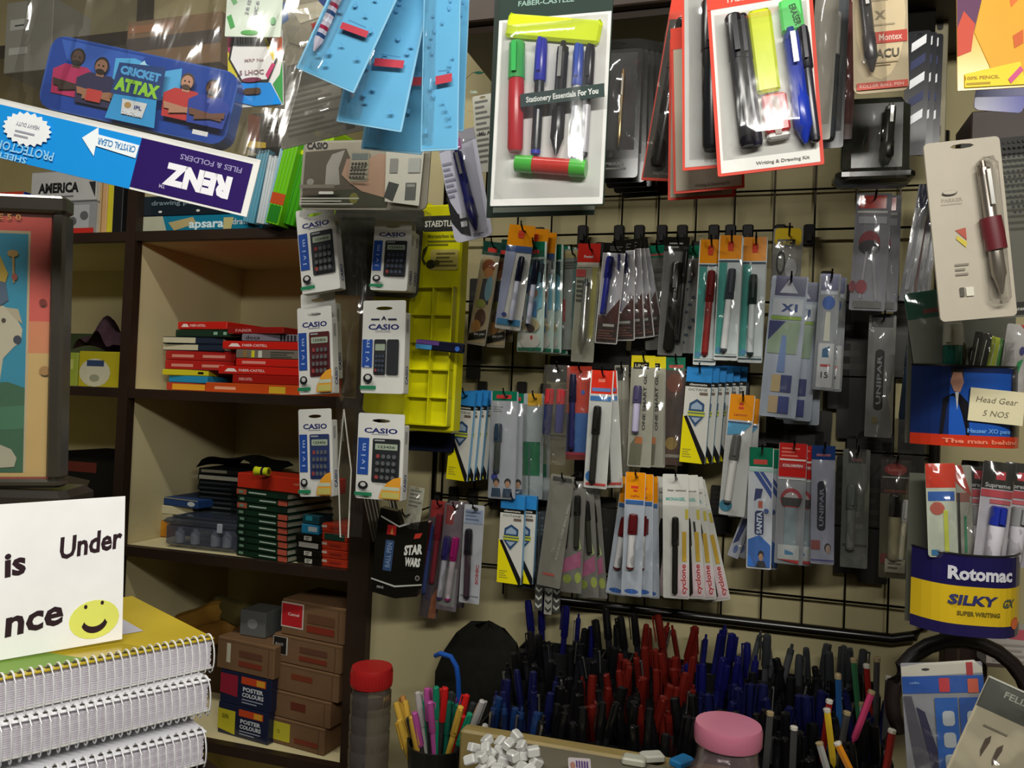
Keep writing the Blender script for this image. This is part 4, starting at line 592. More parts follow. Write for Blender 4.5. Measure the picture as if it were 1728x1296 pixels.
# ================================================================== calculator display
def calc(pos, w, body, lab, yel=False, orange=False, model='a', side=True, rowsn=4, top='', name='calculator_box'):
    fr = frame(*pos, w=w, yaw=TH + 1); it = Item(name, fr, lab, 'calculator box'); W, H = it.W, it.H
    WH = '#cfcfc9'; ops = [('T', 'CASIO', .5, .20 if not top else .285, .056, '#1a2166', 0, .72, .03)]
    if top: ops.append(('T', 'A', .5, .19, .04, '#1d2040', 0, .12, .04)); ops.append(('R', .2, .195, .4, .21, '#1d2040')); ops.append(('R', .6, .195, .8, .21, '#1d2040'))
    y0 = .29 if not top else .42
    ops += [('L', .3, .235 if not top else .32, .7, .25 if not top else .335, 1, '#8a8c98'), ('R', .02, y0, .26, .72, '#1f4694'), ('T', 'l v i m', .14, (y0 + .72) / 2, .1, '#8ea4d0', 90, .3)]
    if model == 'fold': ops += [('O', .3, y0, .58, .8, body), ('O', .6, y0, .88, .8, body), ('O', .33, y0 + .05, .56, y0 + .12, '#8f9c88'), ]; kx0, kx1, ky0, ky1 = .33, .56, y0 + .16, .78
    else: ops += [('O', .34, y0, .93, .8, body, .06), ('R', .38, y0 + .015, .6, y0 + .03, '#9aa0a0'), ('O', .4, y0 + .06, .88, y0 + .13, '#98a490')]; kx0, kx1, ky0, ky1 = .41, .88, y0 + .17, .78
    if not model == 'fold': ops.append(('T', '123456', (kx0 + kx1) / 2, y0 + .095, .028, '#3c463c', 0, .36))
    for r in range(rowsn):
        for c in range(4 if model != 'fold' else 3):
            n = 4 if model != 'fold' else 3; a = kx0 + (kx1 - kx0) * (c + .15) / n; b_ = ky0 + (ky1 - ky0) * (r + .15) / rowsn
            ops.append(('O', a, b_, a + (kx1 - kx0) * .7 / n, b_ + (ky1 - ky0) * .6 / rowsn, '#8a3a38' if (r == rowsn - 1 and c == 0) or (r == 0 and c == 0 and model == 'a') else ('#56585a' if 'a' in model else '#3a4254'), .4))
    if orange: ops += [('P', [(1, .72), (.85, .74), (.7, .8), (.58, .9), (.55, .98), (1, .98)], '#d8962a'), ('R', .62, .84, .98, .88, '#b8c0a8'), ('R', .6, .9, .98, .97, '#b8b060')]
    ops += [('E', .2, .84, .11, .05, '#16161a'), ('E', .2, .83, .06, .025, '#b8b8b4'), ('R', .02, .92, .4, .96, '#1f7850')]
    mb = MB(); mb.poly([rr(-W / 2, W / 2, -H, 0, .003), ell(0, -.085 * H, W * .2, .0028, 10)[::-1]], 0, .0008, WH); mb.bbox(-W / 2, W / 2, .0009, .018, -H, -.13 * H, WH, .001); draw(mb, W, H, ops)
    mb.X = Matrix(((0, -1, 0, W / 2), (1, 0, 0, 0), (0, 0, 1, 0), (0, 0, 0, 1))); draw(mb, .017, H, [('T', 'CASIO', .5, .8, .45, '#1d2768', 90, .2, .03), ('R', .2, .2, .6, .34, '#9a9a98')], 0, x0=0.0009); mb.X = None
    mb.build('carton', it.root); return it
calc((530, 350, 542, 492, 64), .24, '#2a2c30', 'white calculator box, top left of six on the strip')
calc((664, 372, 655, 490, 62), .235, '#26282c', 'white calculator box with slot hole, top right of six', model='b')
calc((672, 378, 664, 492, 60), .21, '#26282c', 'white calculator box half hidden behind the top right one')
calc((530, 518, 534, 665, 58), .23, '#4c1c20', 'white calculator box with a maroon calculator, middle left of six', orange=True)
calc((536, 494, 540, 640, 58), .205, '#2a2c30', 'white box tab peeping above the maroon calculator box')
calc((649, 507, 644, 664, 72), .25, '#26282c', 'white calculator box with a folding calculator, middle right of six', model='fold', top='A')
calc((531, 690, 534, 838, 56), .225, '#26345e', 'white calculator box with a navy calculator, bottom left of six', orange=True)
calc((644, 698, 638, 843, 78), .26, '#202326', 'widest white calculator box, bottom right of six', orange=True)
it = Item('display_strip', frame(597, 345, 588, 905, 48, w=.20), 'clear plastic strip hanging between the two columns of calculator boxes', 'plastic strip'); sleeve(it, 0, 1, .012, mat='#9a9a92/film', amp=.004, name='strip')
b = MB(); W, H = it.W, it.H; b.tube([(-W * .1, -.012, -H * .62), (-W * .25, -.013, -H * .8), (-W * .15, -.012, -H), (W * .12, -.012, -H), (W * .2, -.013, -H * .8), (-W * .1, -.012, -H * .62)], .0012, '#cfcfc4/plastic', 6); b.build('loop', it.root, True)
it = Item('back_pouch', frame(640, 350, 628, 500, 150, w=.195), 'dark smoky plastic pouch behind the top calculator boxes', 'pouch'); card(it, '#34342f/gloss', [], hole=0, t=.002); sleeve(it, 0, 1, .006, amp=.003)
# calculator poster board
it = Item('display_header', frame(618, 236, 609, 354, 214, w=.28), 'printed header board with a hand holding a calculator, above the calculator boxes', 'display board'); W, H = it.W, it.H
G = '#6a6860'
ops = [('R', .02, .02, .98, .98, '#c4bca8'), ('P', [(.02, .16), (.35, .12), (.45, .5), (.5, .96), (.02, .96)], '#6a6052'), ('P', [(.24, .2), (.34, .14), (.3, .4), (.32, .64), (.2, .66), (.2, .36)], '#bcb8ac'), ('E', .08, .6, .03, .05, '#a8a498'), ('T', 'CASIO', .115, .07, .09, '#2a2c3c', 0, .17, .03),
    ('P', [(.3, .72), (.5, .7), (.7, .76), (.7, .96), (.02, .96), (.02, .85)], '#4c4c38'), ('E', .44, .84, .035, .08, '#8c8a3c'),
    ('P', [(.36, .3), (.4, .28), (.5, .3), (.62, .2), (.72, .25), (.72, .85), (.5, .74), (.4, .62), (.33, .5)], '#d0a88c'), ('P', [(.36, .28), (.41, .26), (.42, .56), (.37, .52)], '#c4a08a'),
    ('O', .395, .17, .54, .6, '#b8b49c', .06), ('R', .405, .2, .53, .29, '#7f8c88')] + [('O', .405 + .026 * c, .33 + .052 * r, .424 + .026 * c, .365 + .052 * r, '#3c3a34', .3) for r in range(5) for c in range(5)] + \
    [('P', [(.68, .1), (.97, .1), (.96, .96), (.7, .9)], '#c4c2b4'), ('P', [(.72, .62), (.8, .66), (.76, .9), (.69, .84)], '#3f423e'), ('R', .85, .64, .93, .88, '#5a5c58'), ('R', .86, .66, .92, .7, '#8c9088'), ('R', .72, .3, .78, .5, '#8a8a84'), ('R', .86, .3, .95, .5, '#a8aaa4'), ('R', .02, .66, .3, .71, '#7a7468'), ('O', .18, .76, .3, .8, '#d0d0c8', .4), ('L', .03, .84, .55, .96, 3, '#b0b0a4')]
card(it, '#b8b4a4/gloss', ops, r=.1, hole=0, t=.003, name='board')
sleeve(it, 0, 1, .003, amp=.0008, name='gloss_film')
b = MB(); b.box(-W * .48, W * .5, -.004, .02, -H - .012, -H - .001, '#8c8c80/clear'); b.build('bottom_rail', it.root)
# ================================================================== yellow lead display rack
Y = '#d2cf10/plastic'; fr = frame(741, 345, 722, 728, 82, w=.17, yaw=20); it = Item('lead_rack', fr, 'bright yellow plastic rack with small compartments and a black name strip', 'display rack'); W, H = it.W, it.H
b = MB(); b.bbox(-W / 2, W / 2, .0, .03, -H, 0, Y, .003); draw(b, W, H, [('O', .2, .05, .98, .12, '#14140f', .1), ('T', 'STAEDTLER', .56, .085, .026, '#d8d8c8', 0, .66, .03), ('T', 'Microcarbon lead', .6, .14, .016, '#6a6a14', 0, .6), ('L', .3, .155, .95, .185, 2, '#7c7c18'), ('O', .38, .2, .95, .29, '#c6b860', .1), ('L', .5, .21, .92, .28, 4, '#6a642c'), ('P', [(.22, .2), (.32, .18), (.3, .2), (.24, .24), (.3, .26), (.26, .27), (.2, .24)], '#3a3c10'), ('E', .4, .265, .1, .02, '#2c2c14'), ('E', .52, .26, .06, .015, '#4c4c18')])
b.build('back_plate', it.root)
b = MB(); x0, x1 = -W * .42, W * .46; z0, z1 = -H * .97, -H * .37
for a, c in ((x0, x0 + .002), (x1 - .002, x1)): b.box(a, c, -.016, 0, z0, z1, Y)
b.box(-.001 + W * .04, .001 + W * .04, -.013, 0, z0, z1, Y)
for k in range(6): zz = z0 + (z1 - z0) * k / 5; b.box(x0, x1, -.014 if k in (0, 5) else -.012, 0, zz - .001, zz + .001, Y)
b.build('compartments', it.root)
it2 = Item('mechanical_pencil', frameh(702, 580, 780, 588, 17, w=.21, yaw=20), 'purple and black pencil case lying across the yellow rack', 'pencil case'); W, H = it2.W, it2.H
b = MB(); b.bbox(-W / 2, W / 2, 0, .012, -H, 0, '#15182c/gloss', .002); draw(b, W, H, [('R', 0, .05, .5, .45, '#5a3a7c'), ('R', 0, .5, .35, .95, '#3f8cc0'), ('E', .9, .6, .05, .25, '#2c5cb0')]); b.build('case', it2.root)
it = Item('yellow_sheet', frame(690, 342, 652, 700, 84, w=.14, yaw=20), 'plain yellow side sheet of the rack seen between the calculator boxes', 'sheet'); card(it, '#c2bf24/gloss', [('L', .5, .02, .95, .1, 4, '#6a6a30')], hole=0, t=.002)
bx('navy_box', 'dark navy box under the yellow rack', 'box', 685, 730, 762, 762, .10, .05, '#12182a/matte')
# white pen blister leaning by the rack
it = Item('pen_blister', frame(768, 222, 800, 404, 66, w=.33, yaw=10), 'white blister card with a navy pen leaning beside the yellow rack', 'pen packet'); W, H = it.W, it.H
card(it, '#c4c4d4', [('P', [(0, .0), (1, 0), (1, .1), (0, .16)], '#9c9aa4'), ('P', [(.35, .1), (.6, .06), (.6, .16), (.4, .18)], '#a85c9c'), ('L', .02, .25, .3, .6, 7, '#8c8ca0'), ('P', [(0, .5), (.06, .62), (.2, .74), (.44, .8), (.44, .96), (.2, .92), (0, .8)], '#14141a'), ('O', .24, .74, .4, .79, '#c0c0c4', .1), ('O', .24, .82, .4, .87, '#c0c0c4', .1), ('L', .5, .95, .8, .98, 2, '#4c4c5c')], r=.15)
pen(it.root, W, H, .48, .17, .62, .94, .0065, '#17184a/plastic', '#1b1c52/plastic', 'click', .008)
sleeve(it, .1, .96, .012, x0=.3, x1=.9, mat=CLEAR)
# dark green item and small tag behind
it = Item('green_tag', frame(808, 120, 800, 190, 46, w=.2), 'dark green round topped card behind the blue printed cards', 'card'); card(it, '#154a36/gloss', [('T', 'Cello', .4, .5, .06, '#a8c0b4')], r=.5)
it = Item('white_tag', frame(814, 160, 822, 290, 34, w=.22), 'white price leaflet with small black print behind the white blister card', 'card'); card(it, '#a8a89c', [('L', .1, .05, .8, .9, 12, '#5a5a54'), ('T', 'ML A', .5, .5, .05, '#2a2a2a')])
# ================================================================== big hanging cards in front (nearer than the grid)
def front(name, lab, cat, pos, d, yaw, base, ops, r=.04, t=.0012, hole=0, outline=None):
    it = Item(name, frame(*pos, d=d, yaw=yaw), lab, cat); card(it, base, ops, r=r, hole=hole, t=t, outline=outline); return it
E1 = '#0d2c22'
it = front('stationery_set', 'large white blister card of seven writing tools with a yellow scale, hanging in front', 'stationery set', (939, -48, 920, 346, 188), .86, 16, '#e4e4e0', [('R', 0, 0, 1, .21, E1), ('T', 'FABER-CASTELL', .4, .145, .024, '#8fb0a4', 0, .5), ('P', [(0, .2), (1, .22), (1, .26), (0, .24)], '#d8d8d2')] if 0 else [('R', 0, 0, 1, .19, E1), ('T', 'FABER-CASTELL', .42, .125, .022, '#90b0a4', 0, .5)], r=.01)
W, H = it.W, it.H
mb = MB(); mb.box(-W / 2 - .0008, W / 2 + .0008, -.0004, .0022, -H - .001, -H, E1); mb.box(-W / 2 - .001, -W / 2, -.0004, .002, -H, 0, E1); mb.box(W / 2, W / 2 + .001, -.0004, .002, -H, 0, E1); mb.build('dark_rim', it.root)
b = MB(); b.X = Matrix.Translation((0, -.004, -H * .25)) @ Matrix.Rotation(R(9), 4, 'Y'); b.bbox(-W * .42, W * .43, -.003, .003, -.014, .012, '#dcf028/plastic', .003); b.build('scale_ruler', it.root)
pen(it.root, W, H, .20, .31, .23, .78, .0085, '#3fae58/plastic', '#c8202c/plastic', 'marker', .010, 'correction_pen')
pen(it.root, W, H, .42, .30, .41, .80, .0055, '#2a30b4/plastic', '#1c1c24/plastic', 'cap', .009, 'blue_pen')
pen(it.root, W, H, .61, .32, .59, .80, .0065, '#16161c/plastic', '#1c1c22/plastic', 'click', .009, 'black_pen')
pen(it.root, W, H, .745, .335, .74, .815, .0048, '#2348b0/plastic', '#b8bcc4/plastic', 'cap', .008, 'blue_ball_pen')
pen(it.root, W, H, .845, .34, .83, .815, .0045, '#1c1c28/plastic', '#b8b8c0/plastic', 'cap', .008, 'black_ball_pen')
b = MB(); b.X = Matrix.Translation((W * .05, -.009, -H * .845)) @ Matrix.Rotation(R(96), 4, 'Y'); L = W * .62; b.lathe([(.009, -L / 2), (.0095, -L * .25)], '#48b838/plastic', 16); b.lathe([(.0088, -L * .25), (.0088, L * .28)], '#c82c20/plastic', 16); b.lathe([(.0095, L * .28), (.009, L / 2)], '#48b838/plastic', 16); b.build('glue_stick', it.root, True)
b = MB(); b.X = Matrix.Translation((W * .14, -.0205, -H * .57)) @ Matrix.Rotation(R(-4), 4, 'Y'); b.poly([(-W * .36, -.006), (W * .36, -.006), (W * .36, .008), (-W * .36, .008)], 0, .0008, '#1b3430'); b.text('Stationery Essentials For You', 0, .001, .0058, '#d8dcd8', -.0003, 0, W * .62, .03); b.build('printed_band', it.root)
b = MB(); W2 = W * .47
b.grid(10, 20, lambda u, v: (-W2 + 2 * W2 * u, -.0004 - .021 * min(1, 7 * u, 7 * (1 - u), 9 * v, 9 * (1 - v)) , -H * .2 - H * .77 * v), '#d0d0d0/film'); b.build('clear_blister', it.root, True)
it = front('stationery_set', 'grey green backed blister card hanging right behind the white stationery card', 'stationery set', (925, -38, 910, 365, 180), .90, 16, '#8f988c', [('R', 0, 0, .06, 1, '#22302a'), ('R', 0, .98, 1, 1, '#1c2c24')], r=.01)
# black pen blisters
for k in range(5):
    it = Item('black_pen_blister', frame(1046 + 9 * k, 66 + 2 * k, 1036 + 13 * k, 300 + 8 * k, 78, d=.99 + .021 * k, yaw=12), 'black blister card with clear window, %s of the five nested' % (('front' if k == 0 else ORD[k] + ' from the front')), 'pen packet'); W, H = it.W, it.H
    card(it, '#15150f/gloss', [('R', .1, .1, .9, .8, '#24221f'), ('T', 'PIERRE', .5, .9, .02, '#6a6a66', 0, .4), ('L', .2, .92, .8, .95, 1, '#55554f')], r=.08); sleeve(it, .08, .86, .014, mat=CLEAR)
    if k == 0: pen(it.root, W, H, .62, .24, .58, .8, .0028, '#c8a060/metal', '#a89468/metal', 'click', .008)
# red edged sets
def redset(pos, d, yaw, lab, full, base='#e2e2dc'):
    it = Item('drawing_set', frame(*pos, d=d, yaw=yaw), lab, 'stationery set'); W, H = it.W, it.H
    ops = [('R', .035, .012, .965, .985, base), ('R', 0, 0, 1, .13, '#dc3a1e')]
    if full: ops += [('T', 'FABER-CASTELL', .48, .09, .032, '#f0c8b8', 0, .56), ('P', [(.42, .045), (.46, .02), (.5, .04), (.54, .03), (.56, .05)], '#f0c8b8'), ('T', 'Writing & Drawing Kit', .62, .955, .016, '#77706a', 0, .5)]
    else: ops += [('T', 'Writing & Drawing Kit', .55, .96, .016, '#77706a', 0, .5)]
    card(it, '#d23a22', ops, r=.02, hole=0, t=.0015); return it
it = redset((1278, -38, 1300, 288, 178), .80, 14, 'red edged white blister card with pencil, yellow scale and blue pen, in front', True)
W, H = it.W, it.H
pen(it.root, W, H, .24, .2, .30, .88, .0085, '#1b1a20/plastic', '#17161c/plastic', 'marker', .010, 'black_tube'); pen(it.root, W, H, .32, .2, .385, .88, .006, '#24222a/plastic', '#1c1a2c/plastic', 'marker', .008, 'black_pencil')
b = MB(); b.X = Matrix.Translation((W * .005, -.006, -H * .39)) @ Matrix.Rotation(R(-3), 4, 'Y'); b.bbox(-.0115, .0115, -.004, .004, -H * .225, H * .205, '#e0ee20/plastic', .003); b.build('yellow_scale', it.root)
b = MB(); b.X = Matrix.Translation((W * .08, -.007, -H * .74)) @ Matrix.Rotation(R(-3), 4, 'Y'); b.bbox(-.0118, .0118, -.006, .006, -H * .085, H * .11, '#c42028/plastic', .002); b.bbox(-.0112, .0112, -.0055, .0055, -H * .118, -H * .086, '#dcdcd8/plastic', .002); b.poly([(-.003, -.02), (.003, -.02), (.003, .018), (-.003, .018)], -.0063, 0, '#b8a8a0'); b.build('sharpener_box', it.root)
b = MB(); b.X = Matrix.Translation((W * .285, -.006, -H * .25)) @ Matrix.Rotation(R(-3), 4, 'Y'); b.bbox(-.0105, .0105, -.005, .005, -.015, .018, '#5ad068/plastic', .002); b.text('ERASER', .003, 0, .006, '#1c4c24', -.0053, -80, .022); b.build('green_eraser', it.root)
pen(it.root, W, H, .76, .31, .83, .9, .008, '#1f3c8c/plastic', '#2038a8/plastic', 'click', .010, 'blue_mechanical_pencil'); pen(it.root, W, H, .87, .31, .92, .9, .005, '#24242c/plastic', '#30303a/plastic', 'cap', .009, 'dark_pen')
W2 = W * .44; b = MB(); b.grid(8, 16, lambda u, v: (-W2 + 2 * W2 * u, -.0006 - .019 * min(1, 7 * u, 7 * (1 - u), 9 * v, 9 * (1 - v)), -H * .16 - H * .76 * v), '#d0d0d0/film'); b.build('clear_blister', it.root, True)
it = redset((1211, -60, 1213, 283, 122), .84, 18, 'red edged card with a thick black tube, second of the drawing kits', False, '#b8b8b4'); W, H = it.W, it.H
pen(it.root, W, H, .42, .2, .42, .93, .010, '#1b1b1d/plastic', '#17171a/plastic', 'marker', .012, 'black_tube'); pen(it.root, W, H, .62, .2, .6, .93, .011, '#15150f/plastic', '#131311/plastic', 'marker', .010, 'black_ruler')
sleeve(it, .15, .95, .02, x0=.1, x1=.9)
redset((1190, 40, 1196, 322, 118), .88, 17, 'red edged pale card whose foot shows under the drawing kits, upper one', False, '#b4ac98')
redset((1186, 60, 1183, 335, 112), .90, 17, 'red edged pale card whose foot shows under the drawing kits, lowest one', False, '#a8a08c')
it = redset((1166, -10, 1112, 305, 62), .96, 30, 'dark card with thin red edge leaning left of the drawing kits', False, '#3c3630'); W, H = it.W, it.H
pen(it.root, W, H, .5, .15, .45, .93, .009, '#2b2824/plastic', '#242220/plastic', 'marker', .008, 'black_tube'); sleeve(it, .1, 1, .014)
for k, (pos, c, lab) in enumerate((((1398, -30, 1380, 236, 40), '#8c887c', 'pale grey blister card right of the red edged kits, cut by the frame top'), ((1412, -30, 1400, 250, 44), '#4c5258', 'smoky grey blister with a white tipped rod beside the pale grey card'), ((1440, -20, 1424, 235, 26), '#5c1814', 'dark red edged card half hidden behind the cream pen card'))):
    it = Item('pen_blister', frame(*pos, d=.92 + .02 * k, yaw=22), lab, 'pen packet'); card(it, c + '/gloss', [('R', .1, .1, .9, .9, c)], r=.1)
    if k == 1: pen(it.root, it.W, it.H, .5, .2, .45, .95, .007, '#c8c8c4/plastic', '#4a5258/plastic', 'marker', .006)
    sleeve(it, 0, 1, .012)
it = Item('pen_blister', frame(1484, -60, 1487, 156, 92, d=.84, yaw=14), 'cream pen card with a red strip lettered in black below it, top right', 'pen packet'); W, H = it.W, it.H
card(it, '#b8a888', [('E', .5, .4, .46, .5, '#d8c49c'), ('T', 'x', .5, .38, .1, '#8c7c60'), ('L', .35, .22, .8, .3, 2, '#a89878'), ('L', .35, .46, .8, .49, 1, '#a89878'), ('R', .4, .53, .98, .62, '#c23a2c'), ('T', 'Montex', .68, .575, .05, '#e8c8b8', 0, .42), ('T', 'ACU', .62, .7, .065, '#4c4838', 0, .42, .02), ('L', .35, .76, .85, .8, 2, '#b09c78'), ('R', .05, .92, .98, .975, '#c04c3c'), ('T', 'ROLLER BALL PEN', .5, .948, .022, '#e0b0a0', 0, .8)], r=.12, t=.001)
pen(it.root, W, H, .16, .1, .32, .86, .006, '#a8a8ac/metal', '#3c3a3c/plastic', 'click', .008); sleeve(it, 0, .95, .015, x0=0, x1=.6)
it = Item('clear_bottle_case', frame(1482, 160, 1478, 306, 116, d=.95, yaw=14), 'glossy dark clear plastic case under the cream pen card', 'case'); W, H = it.W, it.H
b = MB(); b.bbox(-W / 2, W / 2, 0, .03, -H, 0, '#20241c/gloss', .01); b.grid(10, 12, lambda u, v: (-W / 2 + W * u, -.004 - .02 * math.sin(math.pi * u) * (.5 + .5 * math.sin(math.pi * v)) - .003 * math.sin(9 * u + 7 * v), -H * v), '#8c9488/clear'); b.bbox(-W * .6, W * .55, -.01, .034, -H * 1.02, -H * .85, '#15170f/plastic', .006); b.build('case', it.root, True)
pen(it.root, W, H, .66, .15, .62, .85, .006, '#8c8c88/metal', '#3c3c3a/metal', 'click', .012)
for k in range(3):
    it = Item('pen_blister', frame(1552 + 10 * k, 52 + 3 * k, 1540 + 12 * k, 262, 40, d=.98 + .03 * k, yaw=20), 'dark blister with navy and silver stripes at the top right, %s from the front' % ORD[k], 'pen packet'); card(it, '#1c1c22/gloss', [('P', [(.2, .1 + .15 * j), (.8, .03 + .15 * j), (.8, .1 + .15 * j), (.2, .17 + .15 * j)], '#eceef2' if j % 2 == 0 else '#28305c') for j in range(5)], r=.15)
# slatted rack upright on the right and black clutter behind
it = bx('rack_post', 'cream slotted rack post at the upper right', 'post', 1578, -60, 1604, 240, .12, .03, '#8c8468/wood', [('O', .25, .1 + .2 * j, .65, .17 + .2 * j, '#1c1a12', .4) for j in range(5)])
bx('black_box', 'black box on the wall behind the cream pen card', 'box', 1500, -20, 1580, 60, .16, .05, '#12120e/matte')
it = Item('pencil_set', frame(1672, -42, 1674, 150, 116, d=.72, yaw=10), 'yellow and orange colour pencil card at the top right corner', 'pencil packet')
card(it, '#d8a81c/gloss', [('P', [(0, 0), (.45, 0), (.2, .6), (0, .7)], '#5a2c50'), ('P', [(0, .45), (.1, .3), (.26, .42), (.2, .66), (0, .7)], '#c0442c'), ('P', [(.45, 0), (1, 0), (1, .9), (.5, .85), (.25, .5)], '#dfa024'), ('P', [(.75, .2), (.95, .1), (.95, .2), (.78, .3)], '#d86c28'), ('P', [(.8, .55), (.95, .5), (.95, .62), (.82, .66)], '#c85c20'), ('E', .35, .62, .18, .11, '#8c3a28') if 0 else ('P', [(.1, .86), (.9, .78), (.98, .98), (.1, .98)], '#dccc28'), ('T', '100% PENCIL', .35, .9, .028, '#a87c14', 0, .5, .03), ('L', .12, .93, .5, .97, 1, '#b08c1c'), ('P', [(.72, .93), (.9, .82), (.94, .86), (.76, .97)], '#c8507c')], r=.01)
it = Item('blue_pouch', frame(1690, 146, 1684, 188, 84, d=.78, yaw=10), 'clear pouch with a royal blue edge under the colour pencil card', 'pouch'); card(it, '#1c248c/gloss', [('P', [(0, 0), (1, 0), (1, .3), (0, .5)], '#6a6c8c')], r=.2)
bx('brown_box', 'dark brown box behind the large beige blister', 'box', 1640, 185, 1740, 260, .3, .08, '#2c1a12/wood')
# cards with blue backgrounds (plain, dotted) and a striped pencil in each
BL = '#63abd4/gloss'
def bluecard(pos, lab, d, n=0, yaw=10, pc=True, plaque=True):
    it = Item('pencil_card', frame(*pos, d=d, yaw=yaw), lab, 'pencil packet'); W, H = it.W, it.H; rnd = random.Random(n)
    ops = [('R', .03, .01, .97, .99, BL)] + [('E', rnd.uniform(.12, .9), .05 + .9 * i / 26, .035, .008 + .004 * (i % 3), '#559fcd') for i in range(26)]
    if plaque: ops += [('P', [(.42, .66), (.86, .65), (.86, .69), (.42, .7)], '#b83244'), ('L', .5, .63, .82, .645, 1, '#3c7ca8')]
    card(it, '#86c0e0/gloss', ops, r=.02, t=.001)
    if pc:
        o = pen(it.root, W, H, .18, .25, .2, .88, .0042, '#d8d8dc/plastic', '#b9b4c4/plastic', 'pencil', .006, 'striped_pencil')
        b = MB(); L = H * .63
        for j in range(11): b.lathe([(.0044, -L * (.08 + .075 * j)), (.0044, -L * (.115 + .075 * j))], ['#8a2040/plastic', '#1f3f6c/plastic', '#c8ccd8/plastic'][j % 3], 6)
        b.build('stripes', o)
    sleeve(it, .12, .97, .007, x0=.04, x1=.36); return it
bluecard((670, -130, 548, 136, 118), 'pale blue dotted card with a striped pencil, leaning furthest left of the blue cards', .70, 1, 6)
bluecard((690, -110, 622, 214, 114), 'blue dotted card with a striped pencil, second from the left', .74, 2, 8)
bluecard((712, -100, 660, 256, 104), 'blue dotted card mostly hidden in the middle of the blue cards', .78, 3, 10)
bluecard((748, -100, 741, 254, 62), 'narrow bright blue dotted card, furthest right in front', .72, 4, 12, pc=False)
bluecard((768, -100, 754, 222, 56), 'blue dotted card peeping out right behind the narrow bright one', .80, 5, 12, pc=False, plaque=False)
# grey printed leaflet and tangle behind the blue cards
it = Item('grey_pouch', frame(530, 90, 548, 235, 150, d=.9, yaw=14), 'grey pouch with rows of small print behind the blue cards', 'pouch'); card(it, '#8c887c/gloss', [('L', .1, .35, .75, .9, 9, '#6e6a60'), ('R', .75, .3, .85, .95, '#5c584f'), ('E', .62, .32, .03, .03, '#2c2a26')], r=.02, hole=0); sleeve(it, 0, 1, .01, amp=.003)
it = Item('folded_packet', frame(520, -30, 540, 95, 120, d=.86, yaw=14), 'crumpled clear packet with red, blue and beige folds at the top', 'packet'); card(it, '#a49c88/gloss', [('P', [(.0, .2), (.15, .15), (.15, .4), (0, .45)], '#2c64a8'), ('P', [(.2, .25), (.7, .3), (.9, .5), (.3, .5)], '#c4bca4'), ('P', [(.6, .28), (.8, .28), (.95, .5), (.75, .52)], '#1c3c80'), ('P', [(.45, .55), (.85, .6), (.75, .85), (.55, .95)], '#b83830'), ('P', [(.1, .45), (.4, .6), (.5, .95), (.1, .7)], '#948c78'), ('P', [(.7, .0), (1, 0), (1, .2), (.8, .2)], '#6c3038')], r=.05, hole=0); sleeve(it, 0, 1, .014, amp=.006)
# two tags
it = Item('price_tag', frame(431, -20, 426, 62, 94, d=.62, yaw=5), 'white tag with green dashes round its edge and a stamped code', 'tag')
card(it, '#e0ecdc', [('P', [(.05, .2), (.12, .15), (.2, .3), (.13, .36)], '#7ab87c'), ('P', [(.02, .6), (.1, .55), (.18, .8), (.1, .85)], '#4fa858'), ('E', .45, .92, .16, .05, '#58b054'), ('E', .86, .68, .05, .08, '#88c08c'), ('T', '2 R 12', .4, .4, .06, '#8c8c9c', 80, .3), ('T', 'PVC 6', .55, .45, .06, '#8c8c9c', 82, .35)], r=.02)
it = Item('hexagon_tag', frame(430, 52, 432, 180, 92, d=.63, yaw=5), 'colourful tag with a white hexagon and barcode hanging under the white tag', 'tag')
card(it, '#e8e8e4', [('P', [(0, 0), (.2, 0), (.12, .2), (0, .3)], '#c02c68'), ('P', [(.72, .05), (1, .1), (1, .42)], '#e0642c'), ('P', [(0, .25), (.2, .5), (.12, .75), (0, .85)], '#e8d81c'), ('P', [(1, .42), (.95, .6), (.82, .72), (1, 1)], '#3c9448'), ('P', [(0, .8), (.15, .68), (.78, .7), (.98, .99), (.5, 1), (.02, .9)], '#1f8ce0/gloss'), ('P', [(.12, .02), (.72, .05), (.92, .4), (.74, .7), (.25, .68), (.02, .36)], '#22201c'), ('P', [(.15, .05), (.7, .08), (.88, .4), (.72, .66), (.27, .65), (.06, .37)], '#e8e6e2'), ('P', [(.72, .1), (.9, .38), (.84, .42), (.68, .14)], '#e0c83c'), ('P', [(.82, .45), (.88, .47), (.74, .66), (.7, .6)], '#c8346c'), ('T', 'MRP No', .5, .4, .04, '#b09a98', 0, .35), ('T', '5 LHOC', .45, .56, .06, '#9c7c80', 0, .45), ('E', .45, .66, .18, .03, '#7c2c4c'), ('O', .3, .77, .62, .85, '#4a3420', .5)] + [('R', .2 + .05 * i, .06, .2 + .05 * i + .02 + .01 * (i % 2), .2, '#4c4848') for i in range(8)], r=.02)
